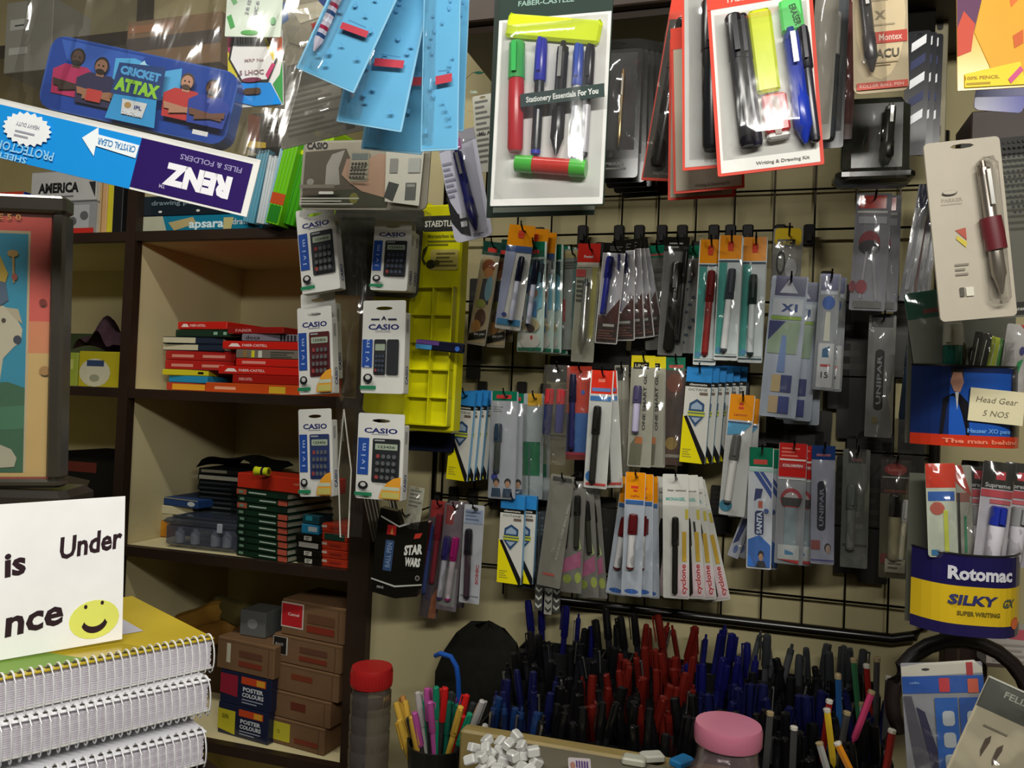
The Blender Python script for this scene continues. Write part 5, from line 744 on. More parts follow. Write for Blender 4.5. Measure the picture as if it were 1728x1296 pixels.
# ================================================================== zip sleeve with header strip and the card tin in it
XL, YL, XR, YR = -60, 202, 428, 318
fr = frameh(XL, YL, XR, YR, 100, d=.60, yaw=2); it = Item('file_sleeve', fr, 'clear plastic sleeve with blue and purple header strip printed upside down', 'file sleeve'); W, H = it.W, it.H
b = MB(); fx = lambda px: (px - XL) / (XR - XL)
out = [(-W / 2, -H), (W / 2, -H), (W / 2, 0), (-W / 2, 0)]; b.poly([out, ell(-W / 2 + W * .585, -H * .5, .0018, .0018, 10)[::-1]], 0, .001, '#dcdcd8')
ops = [('R', 0, .1, fx(232), 1, '#1c8edc/gloss'), ('R', fx(232), .1, fx(418), .96, '#2c1a5c/gloss'), ('T', 'RENZ', fx(337), .60, .33, '#e4e4ea', 180, .225, .07), ('T', 'FILES & FOLDERS', fx(352), .26, .09, '#8c84b0', 180, .21), ('T', 'TM', fx(284), .83, .06, '#b0a8c8', 180, .02), ('R', fx(165), .17, fx(228), .4, '#dfe8ee') if 0 else ('P', [(fx(138), .34), (fx(160), .1), (fx(163), .22), (fx(232), .24), (fx(231), .47), (fx(163), .42), (fx(164), .6)], '#e4ecf0'), ('T', 'CRYSTAL CLEAR', fx(196), .33, .11, '#2c78b4', 180, .13, .02), ('T', 'PROTECTOR', fx(52), .78, .15, '#8cc8ec', 180, .2, .02), ('T', 'SHEET', fx(35), .95, .1, '#8cc8ec', 180, .1, .02)]
st = [(fx(48) + (.085 if i % 2 else .075) * math.cos(i * math.pi / 20), .42 + (.3 if i % 2 else .25) * math.sin(i * math.pi / 20)) for i in range(40)]
ops += [('P', st, '#e8ecee'), ('T', 'HEAVY DUTY', fx(48), .36, .07, '#8c8c98', 180, .08), ('L', fx(30), .45, fx(66), .6, 2, '#9c9ca8')]
draw(b, W, H, ops); b.build('header_strip', it.root)
b = MB(); hb = H * 3.4
def f(u, v): return (-W / 2 + W * u, -.004 - .012 * math.sin(math.pi * u) * math.sin(math.pi * min(1, v * 1.1)) + .0016 * math.sin(13 * u + 9 * v) + .0007 * math.sin(29 * u - 14 * v + 2) - sum(.0022 * math.exp(-((u - a - k * v) / .006) ** 2) for a, k in ((.33, .05), (.62, -.25), (.83, -.12), (.93, .04), (.2, -.1))), hb * v)
b.grid(90, 20, f, '#c0bcb0/film')
b.grid(14, 10, lambda u, v: (-W / 2 + W * u, .034 + .003 * math.sin(11 * u + 6 * v), hb * v), '#c0bcb0/film'); b.build('clear_sleeve', it.root, True)
fr = frameh(80, 112, 404, 158, 152, d=.625, yaw=2); it = Item('card_game_tin', frameh(76, 118, 392, 186, 128, d=.618, yaw=2), 'blue printed trading card tin with four people in sports shirts, inside the sleeve', 'card tin'); W, H = it.W, it.H
def man(x, y, s, shirt, skin, hair, arm):
    return [('P', [(x - .1 * s, y + .62 * s), (x - .115 * s, y + .3 * s), (x - .06 * s, y + .2 * s), (x + .06 * s, y + .2 * s), (x + .115 * s, y + .3 * s), (x + .1 * s, y + .62 * s)], shirt), ('R', x - .02 * s, y + .13 * s, x + .02 * s, y + .23 * s, skin), ('E', x, y + .08 * s, .038 * s, .115 * s, hair), ('E', x, y + .1 * s, .032 * s, .1 * s, skin), ('E', x, y + .165 * s, .024 * s, .035 * s, hair), ('E', x - .012 * s, y + .085 * s, .005 * s, .01 * s, '#1c1412'), ('E', x + .012 * s, y + .085 * s, .005 * s, .01 * s, '#1c1412'), ('P', [(x - .1 * s, y + .42 * s), (x + .08 * s, y + .46 * s), (x + .09 * s, y + .53 * s), (x - .09 * s, y + .51 * s)], arm), ('P', [(x + .1 * s, y + .4 * s), (x - .06 * s, y + .5 * s), (x - .06 * s, y + .57 * s), (x + .1 * s, y + .48 * s)], arm)]
ops = [('O', .01, .02, .99, .98, '#24489c/gloss', .12), ('P', [(.05, .05), (.5, .05), (.4, .5), (.1, .3)], '#2f5cb4'), ('P', [(.35, .15), (.45, .1), (.6, .2), (.7, .1), (.72, .5), (.6, .6), (.36, .5)], '#4fa8dc'), ('P', [(.44, .3), (.5, .1), (.56, .3)], '#a8d8ec')]
ops += man(.16, .16, 1, '#b02a5c', '#4c3830', '#1c1614', '#3a2c28') + man(.3, .22, 1, '#2c2a4c', '#8a6450', '#201814', '#9a6c50') + [('R', .26, .64, .34, .8, '#b83c38')] + man(.76, .2, .95, '#b83434', '#b88870', '#4c3a2c', '#b08064') + man(.9, .22, .95, '#1f3c98', '#6a4634', '#140e0c', '#6a4634')
ops += [('P', [(.42, .62), (.64, .62), (.66, .99), (.4, .99)], '#2f94d0'), ('P', [(.41, .24), (.65, .18), (.66, .62), (.4, .66)], '#183c74'), ('T', 'CRICKET', .53, .33, .1, '#4fa0d8', -1, .21, .06), ('T', 'ATTAX', .53, .52, .15, '#8cc83c', -1, .23, .07), ('P', [(.47, .7), (.6, .7), (.59, .9), (.48, .9)], '#d0d4d4'), ('E', .505, .77, .018, .04, '#b08c54'), ('T', 'IPL', .56, .78, .05, '#3c4c8c', 0, .04), ('T', '2017-18', .535, .87, .045, '#e0e4ec', 0, .1, .04), ('R', .86, .9, .94, .96, '#d8d8d8')]
b = MB(); b.poly(rr(-W / 2, W / 2, -H, 0, .012, 5), 0, .016, '#3a5cac/gloss'); draw(b, W, H, ops); b.build('tin', it.root)
it = bx('carton_box', 'brown box with dark bands seen through the sleeve above the tin', 'carton', 215, 28, 372, 112, .03, .1, '#84684c/carton', [('R', 0, .35, 1, .62, '#4c4440'), ('R', .02, .1, .5, .25, '#a06c48')], z=None)
bx('grey_box', 'grey white box standing on the upper left shelf behind the sleeve', 'box', 12, 0, 90, 120, .03, .1, '#9c9a90', [('R', .1, .25, .5, .4, '#c8c8c0'), ('R', .2, .33, .4, .35, '#2c2c2c'), ('R', .1, .65, .5, .75, '#c8c8c0')])
# ================================================================== framed picture, sign, notebooks on the left
it = Item('framed_picture', frame(-40, 328, -52, 822, 322, d=.74, yaw=-8), 'framed picture with red border and a white bull in a blue sky, grey frame', 'picture'); W, H = it.W, it.H
fxx = lambda px: (px + 204) / 324.
ops = [('R', .0, .02, fxx(103), .965, '#ee6258'), ('R', .0, .43, fxx(103), .56, '#f0986a'), ('R', .0, .54, fxx(100), .965, '#e8c47c'), ('R', 0, .12, fxx(54), .95, '#d8c49c'), ('R', 0, .13, fxx(50), .95, '#1a9cc0'), ('P', [(0, .68), (fxx(20), .64), (fxx(50), .66), (fxx(50), .95), (0, .95)], '#2c6c4c'), ('P', [(0, .76), (fxx(50), .72), (fxx(50), .8), (0, .82)], '#3f8460'),
    ('P', [(.3, .36), (fxx(10), .38), (fxx(28), .40), (fxx(44), .46), (fxx(42), .5), (fxx(30), .52), (fxx(12), .56), (fxx(6), .66), (.3, .7)], '#d8d0b4'), ('P', [(fxx(14), .385), (fxx(36), .39), (fxx(44), .44), (fxx(30), .42)], '#c8bc9c'), ('E', fxx(36), .495, .022, .015, '#2c3850'), ('E', fxx(12), .43, .012, .008, '#3c3428'), ('P', [(.3, .86), (fxx(5), .85), (fxx(30), .87), (fxx(40), .9), (fxx(36), .93), (.3, .95)], '#c8c4ac'),
    ('P', [(.4, .2), (fxx(4), .21), (fxx(18), .27), (fxx(14), .3), (.4, .26)], '#c8a82c'), ('P', [(.4, .27), (fxx(14), .3), (fxx(20), .36), (fxx(6), .38), (.4, .36)], '#4c6884'), ('P', [(fxx(24), .19), (fxx(28), .19), (fxx(30), .30), (fxx(27), .30)], '#c09848'), ('E', fxx(26), .2, .03, .012, '#c09848'), ('E', fxx(30), .28, .015, .012, '#b0503c'),
    ('E', fxx(80), .365, .02, .012, '#7c2c28'), ('E', fxx(86), .6, .03, .016, '#a8804c'), ('T', 'E 5 0', fxx(20), .075, .018, '#e0a058', 0, .12), ('T', 'LHO', fxx(2), .07, .025, '#e0a058', 0, .1) if 0 else ('R', fxx(-20), .065, fxx(-5), .08, '#e0a058')]
mb = MB(); mb.poly([(-W / 2 + .004, -H + .004), (W / 2 - .004, -H + .004), (W / 2 - .004, -.004), (-W / 2 + .004, -.004)], 0, .002, '#c84a3e/gloss'); draw(mb, W, H, ops); mb.build('print', it.root)
mb = MB(); k = .016
for a in ([-W / 2, W / 2, -k, 0], [-W / 2, W / 2, -H, -H + .008], [-W / 2, -W / 2 + .012, -H + .008, -k], [W / 2 - .0125, W / 2, -H + .008, -k]): mb.bbox(a[0], a[1], -.010, .012, a[2], a[3], '#7c7870/metal', .0025)
mb.build('frame', it.root)
mb = MB(); mb.box(-W / 2 + .011, W / 2 - .011, -.0045, -.0038, -H + .007, -.015, FILM); mb.build('glass', it.root)
PB = it.root.location + Vector((0, 0, -H))
NY = -46
# notebooks with wire spirals: corner of the binding edge nearest the right end
def notebook(cx_, cy_, d, yaw, L, Wn, T, lab, cover, sp=.0056, rr_=None, lift=0):
    p = atd(cx_, cy_, d); o = bpy.data.objects.new('spiral_notebook', None); COL.objects.link(o); o.location = p; o.rotation_euler = (0, 0, -R(yaw)); tag(o, lab, 'notebook')
    # local: x along binding to the right end (0), y into the book, z up; top face at z=0
    b = MB(); b.bbox(-L, 0, .006, Wn, -.0014, 0, cover, .0004)
    if cover.startswith('#b0'): draw_flat(b, L, Wn)
    b.build('front_cover', o); b = MB(); b.bbox(-L, 0, .006, Wn, -T, -T + .0014, '#c8c8c4/gloss', .0004); b.build('back_cover', o)
    b = MB(); n = 14
    for k in range(n): z0 = -T + .0016 + (T - .0034) * k / n; b.box(-L + .001, -.001 - .0012 * ((k * 5) % 3) / 3, .0075 + .0008 * ((k * 3) % 4) / 3, Wn - .002, z0, z0 + (T - .0034) / n * .82, '#cfcad2')
    b.build('pages', o)
    b = MB(); r = rr_ or T * .56; m = int(L / sp)
    for k in range(m):
        x = -.004 - sp * k; pts = []
        for j in range(15): a = R(-38 + 256 * j / 14) ; pts.append((x + .0028 * j / 14, .011 - (r * .85) * (math.sin(a) + .25) * .8 if 0 else .010 - r * .62 * math.sin(a) - .002, -T / 2 + r * 1.12 * math.cos(a + 0)))
        b.tube(pts, .0006, '#d6d6d8/plastic', 5)
        b.box(x - .0014, x + .0014, .0092, .0118, .0001, .0004, '#3a382c')
    b.build('spiral_binding', o, True); return o
def draw_flat(b, L, Wn):
    b.box(-.11, -.02, .03, Wn - .06, .0002, .0004, '#bdb8c8/gloss') if 0 else None
    v = lambda pts, m: b.add([(x, y, .0003) for x, y in pts], [tuple(range(len(pts)))], m)
    v([(-.085, .055), (-.035, .055), (-.035, .13), (-.085, .13)], '#a8a6b0'); b.add([(x, y, .0005) for x, y in [(-.078, .06), (-.055, .06), (-.055, .11), (-.078, .11)]], [(0, 1, 2, 3)], '#5c5c70')
    v([(-.16, .014), (-.09, .012), (-.11, .05), (-.17, .06)], '#6c8c34'); v([(-.26, .01), (-.165, .012), (-.18, .05), (-.27, .05)], '#8c4a24'); v([(-.4, .01), (-.27, .01), (-.28, .08), (-.4, .08)], '#6c7c2c')
N1 = notebook(368, 1079, .62, NY, .42, .17, .024, 'topmost spiral notebook with yellow cover in the pile under the sign', '#b09a28/gloss')
N2 = notebook(362, 1150, .60, NY + 2, .42, .17, .024, 'second white spiral notebook from the top of the pile', '#d8d8dc')
N3 = notebook(355, 1238, .585, NY + 3, .42, .17, .024, 'lowest white spiral notebook, cut by the frame bottom', '#d4d4da')
b = MB(); q = N3.location; b.bbox(-.5, .01, -.12, .24, -(q.z - .0255), 0, '#1a1714/gloss', .004); o = b.build('black_cabinet', None, loc=(q.x, q.y, q.z - .0255), rot=(0, 0, -R(NY))); tag(o, 'black cabinet top under the pile of spiral notebooks', 'cabinet')
# support for picture, dark
b = MB(); b.bbox(-.2, .10, -.02, .05, -.02, 0, '#2c2a26/gloss', .006); o = b.build('picture_stand', None, loc=(PB.x, PB.y, PB.z), rot=(0, 0, R(8))); tag(o, 'dark grey stand under the framed picture', 'stand')
# paper sign
it = Item('paper_sign', frame(24, 850, 18, 1111, 396, d=.555, yaw=NY + 6), 'white card with handwriting and a yellow smiling face, propped on the notebooks', 'sign'); W, H = it.W, it.H
b = MB(); b.poly([(-W / 2, -H), (W / 2, -H), (W / 2, 0), (-W / 2, 0)], 0, .0012, '#fafafa'); INK = '#2c1820'
b.text('Under', W / 2 - W * .155, -H * .30, H * .14, INK, -.0003, 6, W * .29, .03, .15); b.text('is', W / 2 - W * .49, -H * .385, H * .15, INK, -.0003, 6, W * .09, .035, .1)
b.text('nce', W / 2 - W * .40, -H * .75, H * .17, INK, -.0003, 6, W * .25, .03, .15)
X = W / 2 - W * .135; Z = -H * .83; b.poly(ell(X, Z, .0168, H * .132, 20), -.0003, 0, '#e8ec70')
b.poly(ell(X - .006, Z + .010, .0012, .0016, 8), -.0005, 0, INK); b.poly(ell(X + .005, Z + .0115, .0012, .0016, 8), -.0005, 0, INK)
arc = [(X + .009 * math.cos(R(a)), Z - .001 + .009 * math.sin(R(a))) for a in range(200, 350, 12)]; b.poly([(x, z) for x, z in arc] + [(X + (x - X) * .8, Z + .002 + (z - Z) * .72) for x, z in arc[::-1]], -.0005, 0, INK)
b.build('sheet', it.root)
# ================================================================== loose pens in a stepped black stand
rnd = random.Random(11)
rowsw = [(.055, 1046, 40), (.115, 1096, 44), (.175, 1138, 44), (.235, 1174, 44), (.29, 1204, 40)]
zr = [wc(1100, y, w)[1] for w, y, n in rowsw]
ul = wc(852, 1150, .15)[0]; ur = wc(1500, 1150, .15)[0]
st = wroot('pen_stand', (ul + ur) / 2, zk + .001); sc_ = (ul + ur) / 2; tag(st, 'stepped black stand of small square cups packed with loose pens', 'pen stand')
for i, (w, y, n) in enumerate(rowsw):
    b = MB(); top = zr[i] - .065 - zk; b.box(ul - sc_, ur - sc_, -w - .027, -w + .027, 0, .15 if top > .15 else top * .6, '#12120f/plastic')
    b.box(ul - sc_, ur - sc_, -w - .028, -w - .026, 0, top, '#1b1b1c/gloss'); b.box(ul - sc_, ur - sc_, -w + .026, -w + .028, 0, top, '#1b1b1c/gloss')
    for k in range(13): x = ul - sc_ + (ur - ul) * k / 12; b.box(x - .001, x + .001, -w - .026, -w + .026, 0, top, '#1b1b1c/gloss')
    b.build('cup_row', st)
DB = ('#11143a/plastic', '#15183c/plastic'); BK = ('#0f0f10/plastic', '#16161a/plastic'); RD = ('#58150f/plastic', '#4a120e/plastic'); BB = ('#101148/plastic', '#121444/plastic'); GY = ('#2c2e30/plastic', '#3c3e40/plastic'); TL = ('#142c54/plastic', '#101c38/plastic')
names = {DB: 'navy', BK: 'black', RD: 'red', BB: 'bright blue', GY: 'smoky grey', TL: 'teal blue'}
RN = ['back', 'second', 'middle', 'fourth', 'front']
def colr(px, i):
    if i == 0: return BB if px < 980 else BK if px < 1060 else RD if px < 1185 else BB if px < 1290 else GY
    if i == 1: return BK if px < 1040 else RD if px < 1195 else BB if px < 1290 else BK
    if i == 2: return BK if px < 990 else RD if px < 1180 else DB
    if i == 3: return DB if px < 980 else RD if 1000 < px < 1035 or 1120 < px < 1180 else BK
    return TL if px < 940 else BK
for i, (w, y, n) in enumerate(rowsw):
    for k in range(n):
        fr_ = (k + .5) / n; u = ul + .01 + (ur - ul - .02) * fr_ + rnd.uniform(-.006, .006); px = 845 + (1500 - 845) * fr_; ww = w + rnd.uniform(-.018, .018)
        if i == 0 and rnd.random() < .1: continue
        c = colr(px + rnd.uniform(-14, 14), i); L = .14 if rnd.random() < .7 else .13; hgt = zr[i] + rnd.uniform(-.022, .012) + (.012 if i == 0 and c is BB and px < 960 else 0)
        lean = rnd.uniform(-.28, .28); lw = rnd.uniform(-.1, .25); top = wloc(u + lean * .05, hgt, ww + lw * .05); bot = wloc(u - lean * .06, hgt - L, ww - lw * .06)
        g = '%s pens in the %s row of the stand' % (names[c], RN[i])
        loose_pen('loose_pen', top, bot, rnd.choice((.0042, .0048, .0052)), c[0], c[1], '%s capped loose pen in the %s row of the black stand' % (names[c], RN[i]), g, 'cap' if rnd.random() < .7 else 'click', rnd.uniform(0, 6.28))
# pencils and brushes on the right
cols = ['#c07818/plastic', '#b03a60/plastic', '#1f4878/plastic', '#7c1c18/plastic', '#8c8c88/plastic', '#2c5c3c/plastic', '#c8a82c/plastic', '#3c3c3c/plastic']
cn = ['orange', 'pink', 'blue', 'dark red', 'grey', 'green', 'yellow', 'dark']
spec = [(1414, 1136, 1418, 1290, 2, .2), (1400, 1180, 1385, 1290, 3, .26), (1472, 1165, 1440, 1250, 1, .26), (1412, 1252, 1450, 1330, 0, .36), (1382, 1252, 1405, 1330, 4, .36), (1506, 1230, 1490, 1330, 3, .36), (1455, 1185, 1458, 1290, 4, .22), (1395, 1195, 1408, 1300, 6, .3), (1440, 1110, 1452, 1240, 5, .16), (1462, 1120, 1470, 1240, 3, .17), (1480, 1108, 1476, 1250, 7, .17), (1340, 1225, 1336, 1320, 7, .34), (1300, 1200, 1290, 1320, 7, .34), (1500, 1140, 1492, 1260, 7, .2), (1430, 1200, 1412, 1300, 7, .3)]
for k, (x0, y0, x1, y1, c, w) in enumerate(spec):
    loose_pen('loose_pencil', at(x0, y0, w), at(x1, y1, w), .0042, '#b8b4a8/plastic' if k % 2 else '#8c7c5c/plastic', cols[c], 'slanting %s pencil at the right end of the stand, %s of the pencils there' % (cn[c], ORD[k] if k < 12 else ['thirteenth', 'fourteenth', 'fifteenth'][k - 12]), None, 'pencil')
x0_ = wc(1340, 1200, .3)[0]; x1_ = wc(1520, 1200, .3)[0]
b = MB(); Wc = x1_ - x0_
for k in range(3): a = k * Wc / 3; b.bbox(a + .001, a + Wc / 3 - .001, -.04, .0, 0, .085 + .01 * k, '#121212/plastic', .003)
# coil of dark cloth + bag at the left of the stand
def blob(name, lab, cat, px, py, w, sx, sy, sz, c, seed=0, n=18):
    b = MB()
    def f(u, v):
        a = 2 * math.pi * u; p = math.pi * v; q = 1 + .1 * math.sin(3 * a + seed) * math.sin(p) + .06 * math.sin(7 * a + 3 * p + seed)
        return (sx * math.cos(a) * math.sin(p) * q, sy * math.sin(a) * math.sin(p) * q, sz * math.cos(p) * q)
    b.grid(n, n // 2, f, c); o = b.build(name, None, True, loc=at(px, py, w), rot=RW); tag(o, lab, cat); return o
blob('black_bag', 'slumped black bag left of the pen stand', 'bag', 820, 1165, .036, .085, .024, .112, '#1a1a16/cloth', 4)
b = MB(); p0 = [(-.022, 0, .028), (-.01, -.01, .036), (.008, -.012, .034), (.018, -.012, .02), (.021, -.01, 0), (.02, 0, -.04)]; b.tube(p0, .004, '#1b4c9c/plastic', 8); o = b.build('blue_strap', None, True, loc=at(756, 1140, .16), rot=RW); tag(o, 'blue loop handle in front of the slumped black bag', 'strap')
# cup with colourful pens
cupx, cupy = 738, 1252; cp = at(cupx, cupy, .24); sc1 = (cp - CP).length / F
b = MB(); b.lathe([(.035, 0), (.044, .12), (.041, .12), (.033, .004)], '#1d1d19/plastic', 24); zc1_ = cp.z - .12; o = b.build('pen_cup', None, True, loc=(cp.x, cp.y, zc1_)); tag(o, 'dark round cup crammed with colourful pens, lower middle', 'pen cup')
cc = [('#c09a3c/plastic', 'gold'), ('#b07c40/plastic', 'copper'), ('#1f58b4/plastic', 'blue'), ('#a84c8c/plastic', 'pink'), ('#157c5c/plastic', 'green'), ('#b81c1c/plastic', 'red'), ('#14604c/plastic', 'dark green'), ('#6a3484/plastic', 'violet'), ('#2c3030/plastic', 'black'), ('#a8a4a0/plastic', 'silver')]
seqc = [0, 1, 8, 0, 2, 9, 3, 3, 7, 4, 4, 5, 6, 7, 6, 5, 5, 5, 8, 6, 9, 0, 8, 5, 4, 3, 6, 1, 8, 5]
for k, ci in enumerate(seqc):
    tpx = 668 + 152 * ((k * 11) % 30) / 29.0; tpy = 1165 + 22 * abs((tpx - 738) / 76) ** 1.5 + rnd.uniform(-8, 34); ci = seqc[int((tpx - 668) / 152 * 20.9)] if k % 3 else ci
    top = at(tpx, tpy, .24 + rnd.uniform(-.03, .035)); bt = Vector((cp.x + (top.x - cp.x) * .18 + rnd.uniform(-.01, .01), cp.y + rnd.uniform(-.012, .012), zc1_ + .02)); v = (top - bt).normalized() * .135
    loose_pen('coloured_pen', top, top - v, .0042, cc[ci][0], cc[ci][0] if k % 2 else '#2c2c2c/plastic', '%s pen fanned out in the dark cup' % cc[ci][1], '%s pens in the dark cup' % cc[ci][1], 'cap', rnd.uniform(0, 6))
# jars
def jar(px, py, w, rpx, lidc, lab, bodyh, name='plastic_jar', body='#8c8480/tube', wide=1.0, lh=.028, ribs=40):
    p = at(px, py, w); s = (p - CP).length / F; r = rpx * s; o = bpy.data.objects.new(name, None); COL.objects.link(o); zt_ = p.z; o.location = (p.x, p.y, zt_ - bodyh); tag(o, lab, 'jar')
    b = MB(); b.lathe([(r * 1.0, bodyh - lh), (r * 1.02, bodyh - lh + .002), (r * 1.02, bodyh - .004), (r * .98, bodyh), (r * .6, bodyh + .0005)], lidc, 32)
    for k in range(ribs): a = 2 * math.pi * k / 40; b.box(r * 1.015 * math.cos(a) - .0006, r * 1.015 * math.cos(a) + .0006, r * 1.015 * math.sin(a) - .0006, r * 1.015 * math.sin(a) + .0006, bodyh - .024, bodyh - .006, lidc)
    b.build('lid', o, True)
    b = MB(); R2 = r * wide; pr = [(R2 * .9, 0), (R2, .006)]; z = .006
    while z < bodyh - .06: pr += [(R2, z + .018), (R2 * .97, z + .021), (R2 * .97, z + .023), (R2, z + .026)]; z += .026
    pr += [(R2, bodyh - .055), (r * .92, bodyh - .036), (r * .9, bodyh - lh - .001)]; b.lathe(pr, body, 32); b.build('jar_body', o, True); return o, r
j, r = jar(628, 1124, .24, 32, '#a02020/plastic', 'tall clear ribbed jar with a red lid beside the shelving unit', .225)
for k in range(9):
    b = MB(); a = k * 2.4; q = .018 * ((k % 3) / 2.); b.bbox(-.006, .006, -.004, .004, 0, .02, '#b8b8ac/plastic', .001); o = b.build('small_tube', None, loc=j.location + Vector((q * math.cos(a), q * math.sin(a), .002 + .021 * (k // 3))), rot=(0, 0, a)); tag(o, 'small pale tube inside the red lidded jar', 'tube', 'pale tubes in the red lidded jar')
j, r = jar(1238, 1250, .50, 50, '#b0667c/plastic', 'clear jar with a wide pink lid on the display case', .105, body='#a89498/tube', wide=1.08, lh=.019, ribs=0)
j.location.z = zq + .001; j.location.x += .0; j.location.y += .02
# white cubes (erasers) in a heap, label sticker and bits on the case
cub = [(800, 1252), (822, 1240), (845, 1256), (872, 1232), (880, 1250), (858, 1246), (832, 1262), (812, 1268), (886, 1266), (866, 1266), (850, 1274), (900, 1258), (826, 1278), (794, 1272), (878, 1282), (905, 1276), (840, 1288), (862, 1292), (812, 1290), (893, 1290), (845, 1243), (820, 1254)]
for k, (x, y) in enumerate(cub):
    s = .0072; p = CP + ray(x, y + 10) * ((zq + s + (.012 if 1240 < y < 1275 and k % 2 else 0) - CZ) / ray(x, y + 10).z); b = MB(); b.bbox(-s, s, -s * .75, s * .75, -s * .75, s * .75, '#c8c8c4/plastic', .0015); b.box(-s * .9, s * .9, -s * .4, s * .4, s * .751, s * .76, '#b4b4b0/plastic')
    o = b.build('cube_eraser', None, loc=p); o.rotation_euler = (rnd.uniform(-.5, .5), rnd.uniform(-.5, .5), rnd.uniform(0, 3)); tag(o, 'small white block in the heap on the display case', 'eraser', 'white blocks heaped on the display case')
it = Item('price_sticker', frame(978, 1258, 980, 1289, 38, w=.43), 'small white sticker with purple bars on the display case', 'sticker'); it.root.location.z = zq + it.H + .0015; card(it, '#c4bcc0', [('E', .2, .4, .12, .2, '#a87c6c')] + [('R', .35 + .12 * i, .12, .42 + .12 * i, .5, '#5c3c7c') for i in range(5)] + [('T', 'J S MOC', .5, .75, .2, '#8c84a0', 0, .7)], hole=0, t=.001)
for k, (x, y, c, n) in enumerate(((1070, 1290, '#a8a898', 'pale'), (1100, 1284, '#b4b4a8', 'whitish'), (1150, 1292, '#1c70a8', 'blue'))):
    p = CP + ray(x, y) * ((zq - CZ) / ray(x, y).z); b = MB(); b.bbox(-.014, .014, -.009, .009, 0, .009, c + '/plastic', .002); o = b.build('eraser', None, loc=(p.x, p.y, zq + .0005), rot=(0, 0, .5 * k - .3)); tag(o, n + ' flat eraser lying near the pink lidded jar', 'eraser')
# ================================================================== right side holders
def holder(name, lab, pts, d, yaw, ops, base, notch=.12):
    """curved plastic pen pocket seen from the front: xl,yt,xr,yb in px"""
    xl, yt, xr, yb = pts; it = Item(name, frame((xl + xr) / 2, yt, (xl + xr) / 2 - 4, yb, xr - xl, d=d, yaw=yaw), lab, 'pen holder'); W, H = it.W, it.H; mb = MB(); dep = .035
    n = 16; X = lambda t: -W / 2 + W * t; Yf = lambda t: -dep * (1 - abs(2 * t - 1) ** 3.2)
    def strip(a, b_, m, k=0, xa=0, xb=1):
        vs = []; 
        for i in range(n + 1):
            t = xa + (xb - xa) * i / n; y = Yf(t) - .0002 * k
            vs += [(X(t), y, -H * (a(t) if callable(a) else a)), (X(t), y, -H * (b_(t) if callable(b_) else b_))]
        mb.add(vs, [(2 * i, 2 * i + 1, 2 * i + 3, 2 * i + 2) for i in range(n)], m)
    for o in ops:
        if o[0] == 'S': strip(*o[1:])
        elif o[0] == 'T': _, s, t, z, h, m, w_ = o[:7]; vs, fs, W0 = glyphs(s, .04); kx = w_ * W / W0; kz = h * H / .7; sl = o[7] if len(o) > 7 else 0; mb.add([(X(t) + a * kx + b_ * kz * sl, Yf(min(1, max(0, t + a * kx / W))) - .0014, -H * z + b_ * kz) for a, b_ in vs], fs, m)
        elif o[0] == 'P': _, pp, m = o; c_ = [(X(a), Yf(a) - .0010, -H * b_) for a, b_ in pp]; mb.add(c_, [tuple(range(len(c_)))], m)
    mb.add([(X(i / n), Yf(i / n), -H) for i in range(n + 1)], [tuple(range(n + 1))], base); mb.build('pocket', it.root)
    bk = MB(); bk.box(-W / 2, W / 2, .014, .016, -H, H * .9, '#55564c/gloss'); bk.build('back_sheet', it.root)
    rim = MB(); rim.tube([(X(i / n), Yf(i / n), -H * notch * math.sin(math.pi * i / n) * .2) for i in range(n + 1)], .0012, '#1c1c1c/plastic', 5); rim.build('rim', it.root, True)
    return it
tp = lambda t: .0 + .04 * t
it = holder('pen_holder', 'blue printed pen pocket with a handwritten note stuck on it', (1538, 618, 1722, 752), .86, 8, [('S', tp, 1, '#15295c/gloss'), ('S', .1, .86, '#1b50a8/gloss', 1, .25, .8), ('S', .86, 1, '#c0341c/gloss', 2), ('S', tp, .86, '#1a1c24/gloss', 2, .82, 1), ('P', [(.18, .86), (.2, .42), (.27, .36), (.33, .36), (.4, .46), (.42, .86)], '#14131a/gloss'), ('P', [(.27, .1), (.34, .1), (.36, .22), (.33, .34), (.28, .33), (.25, .22)], '#b0806a'), ('P', [(.26, .05), (.35, .05), (.36, .16), (.25, .16)], '#1a1412'), ('P', [(.29, .34), (.32, .34), (.31, .56)], '#c0c0c0'), ('T', 'Hauser XO pens', .6, .80, .05, '#5c90d0', .4), ('T', 'The man behind', .55, .93, .05, '#dc7c60', .7)], '#101014')
b = MB(); W, H = it.W, it.H; b.X = Matrix.Translation((W * .14, -.0385, -H * .5)) @ Matrix.Rotation(R(4), 4, 'Y'); b.poly([(-W * .24, -H * .2), (W * .24, -H * .2), (W * .24, H * .2), (-W * .24, H * .2)], 0, .0005, '#d4cca8'); b.text('Head Gear', 0, H * .07, H * .07, '#6c6450', -.0004, 0, W * .36, .0, .2); b.text('5 NOS', 0, -H * .09, H * .07, '#6c6450', -.0004, 0, W * .22, .0, .2); b.build('note', it.root)
def inh(k, pos, w_, nm, lab, cat, base, ops=(), d=.88, r=.1, pn=None, sl=True, yaw=8):
    it = Item(nm, frame(*pos, d=d, yaw=yaw), lab, cat); card(it, base, ops, r=r, hole=0)
    if pn: pen(it.root, it.W, it.H, *pn)
    if sl: sleeve(it, 0, 1, .01)
    return it
HD = .853
inh(0, (1570, 490, 1592, 640, 92), 0, 'clear_pouch', 'green headed frosted pouch in the blue printed pocket', 'pouch', '#7c8074/gloss', [('R', 0, 0, 1, .3, '#0f5444/gloss'), ('R', .3, .2, .6, .25, '#70302c')], d=HD + .015, r=.05)
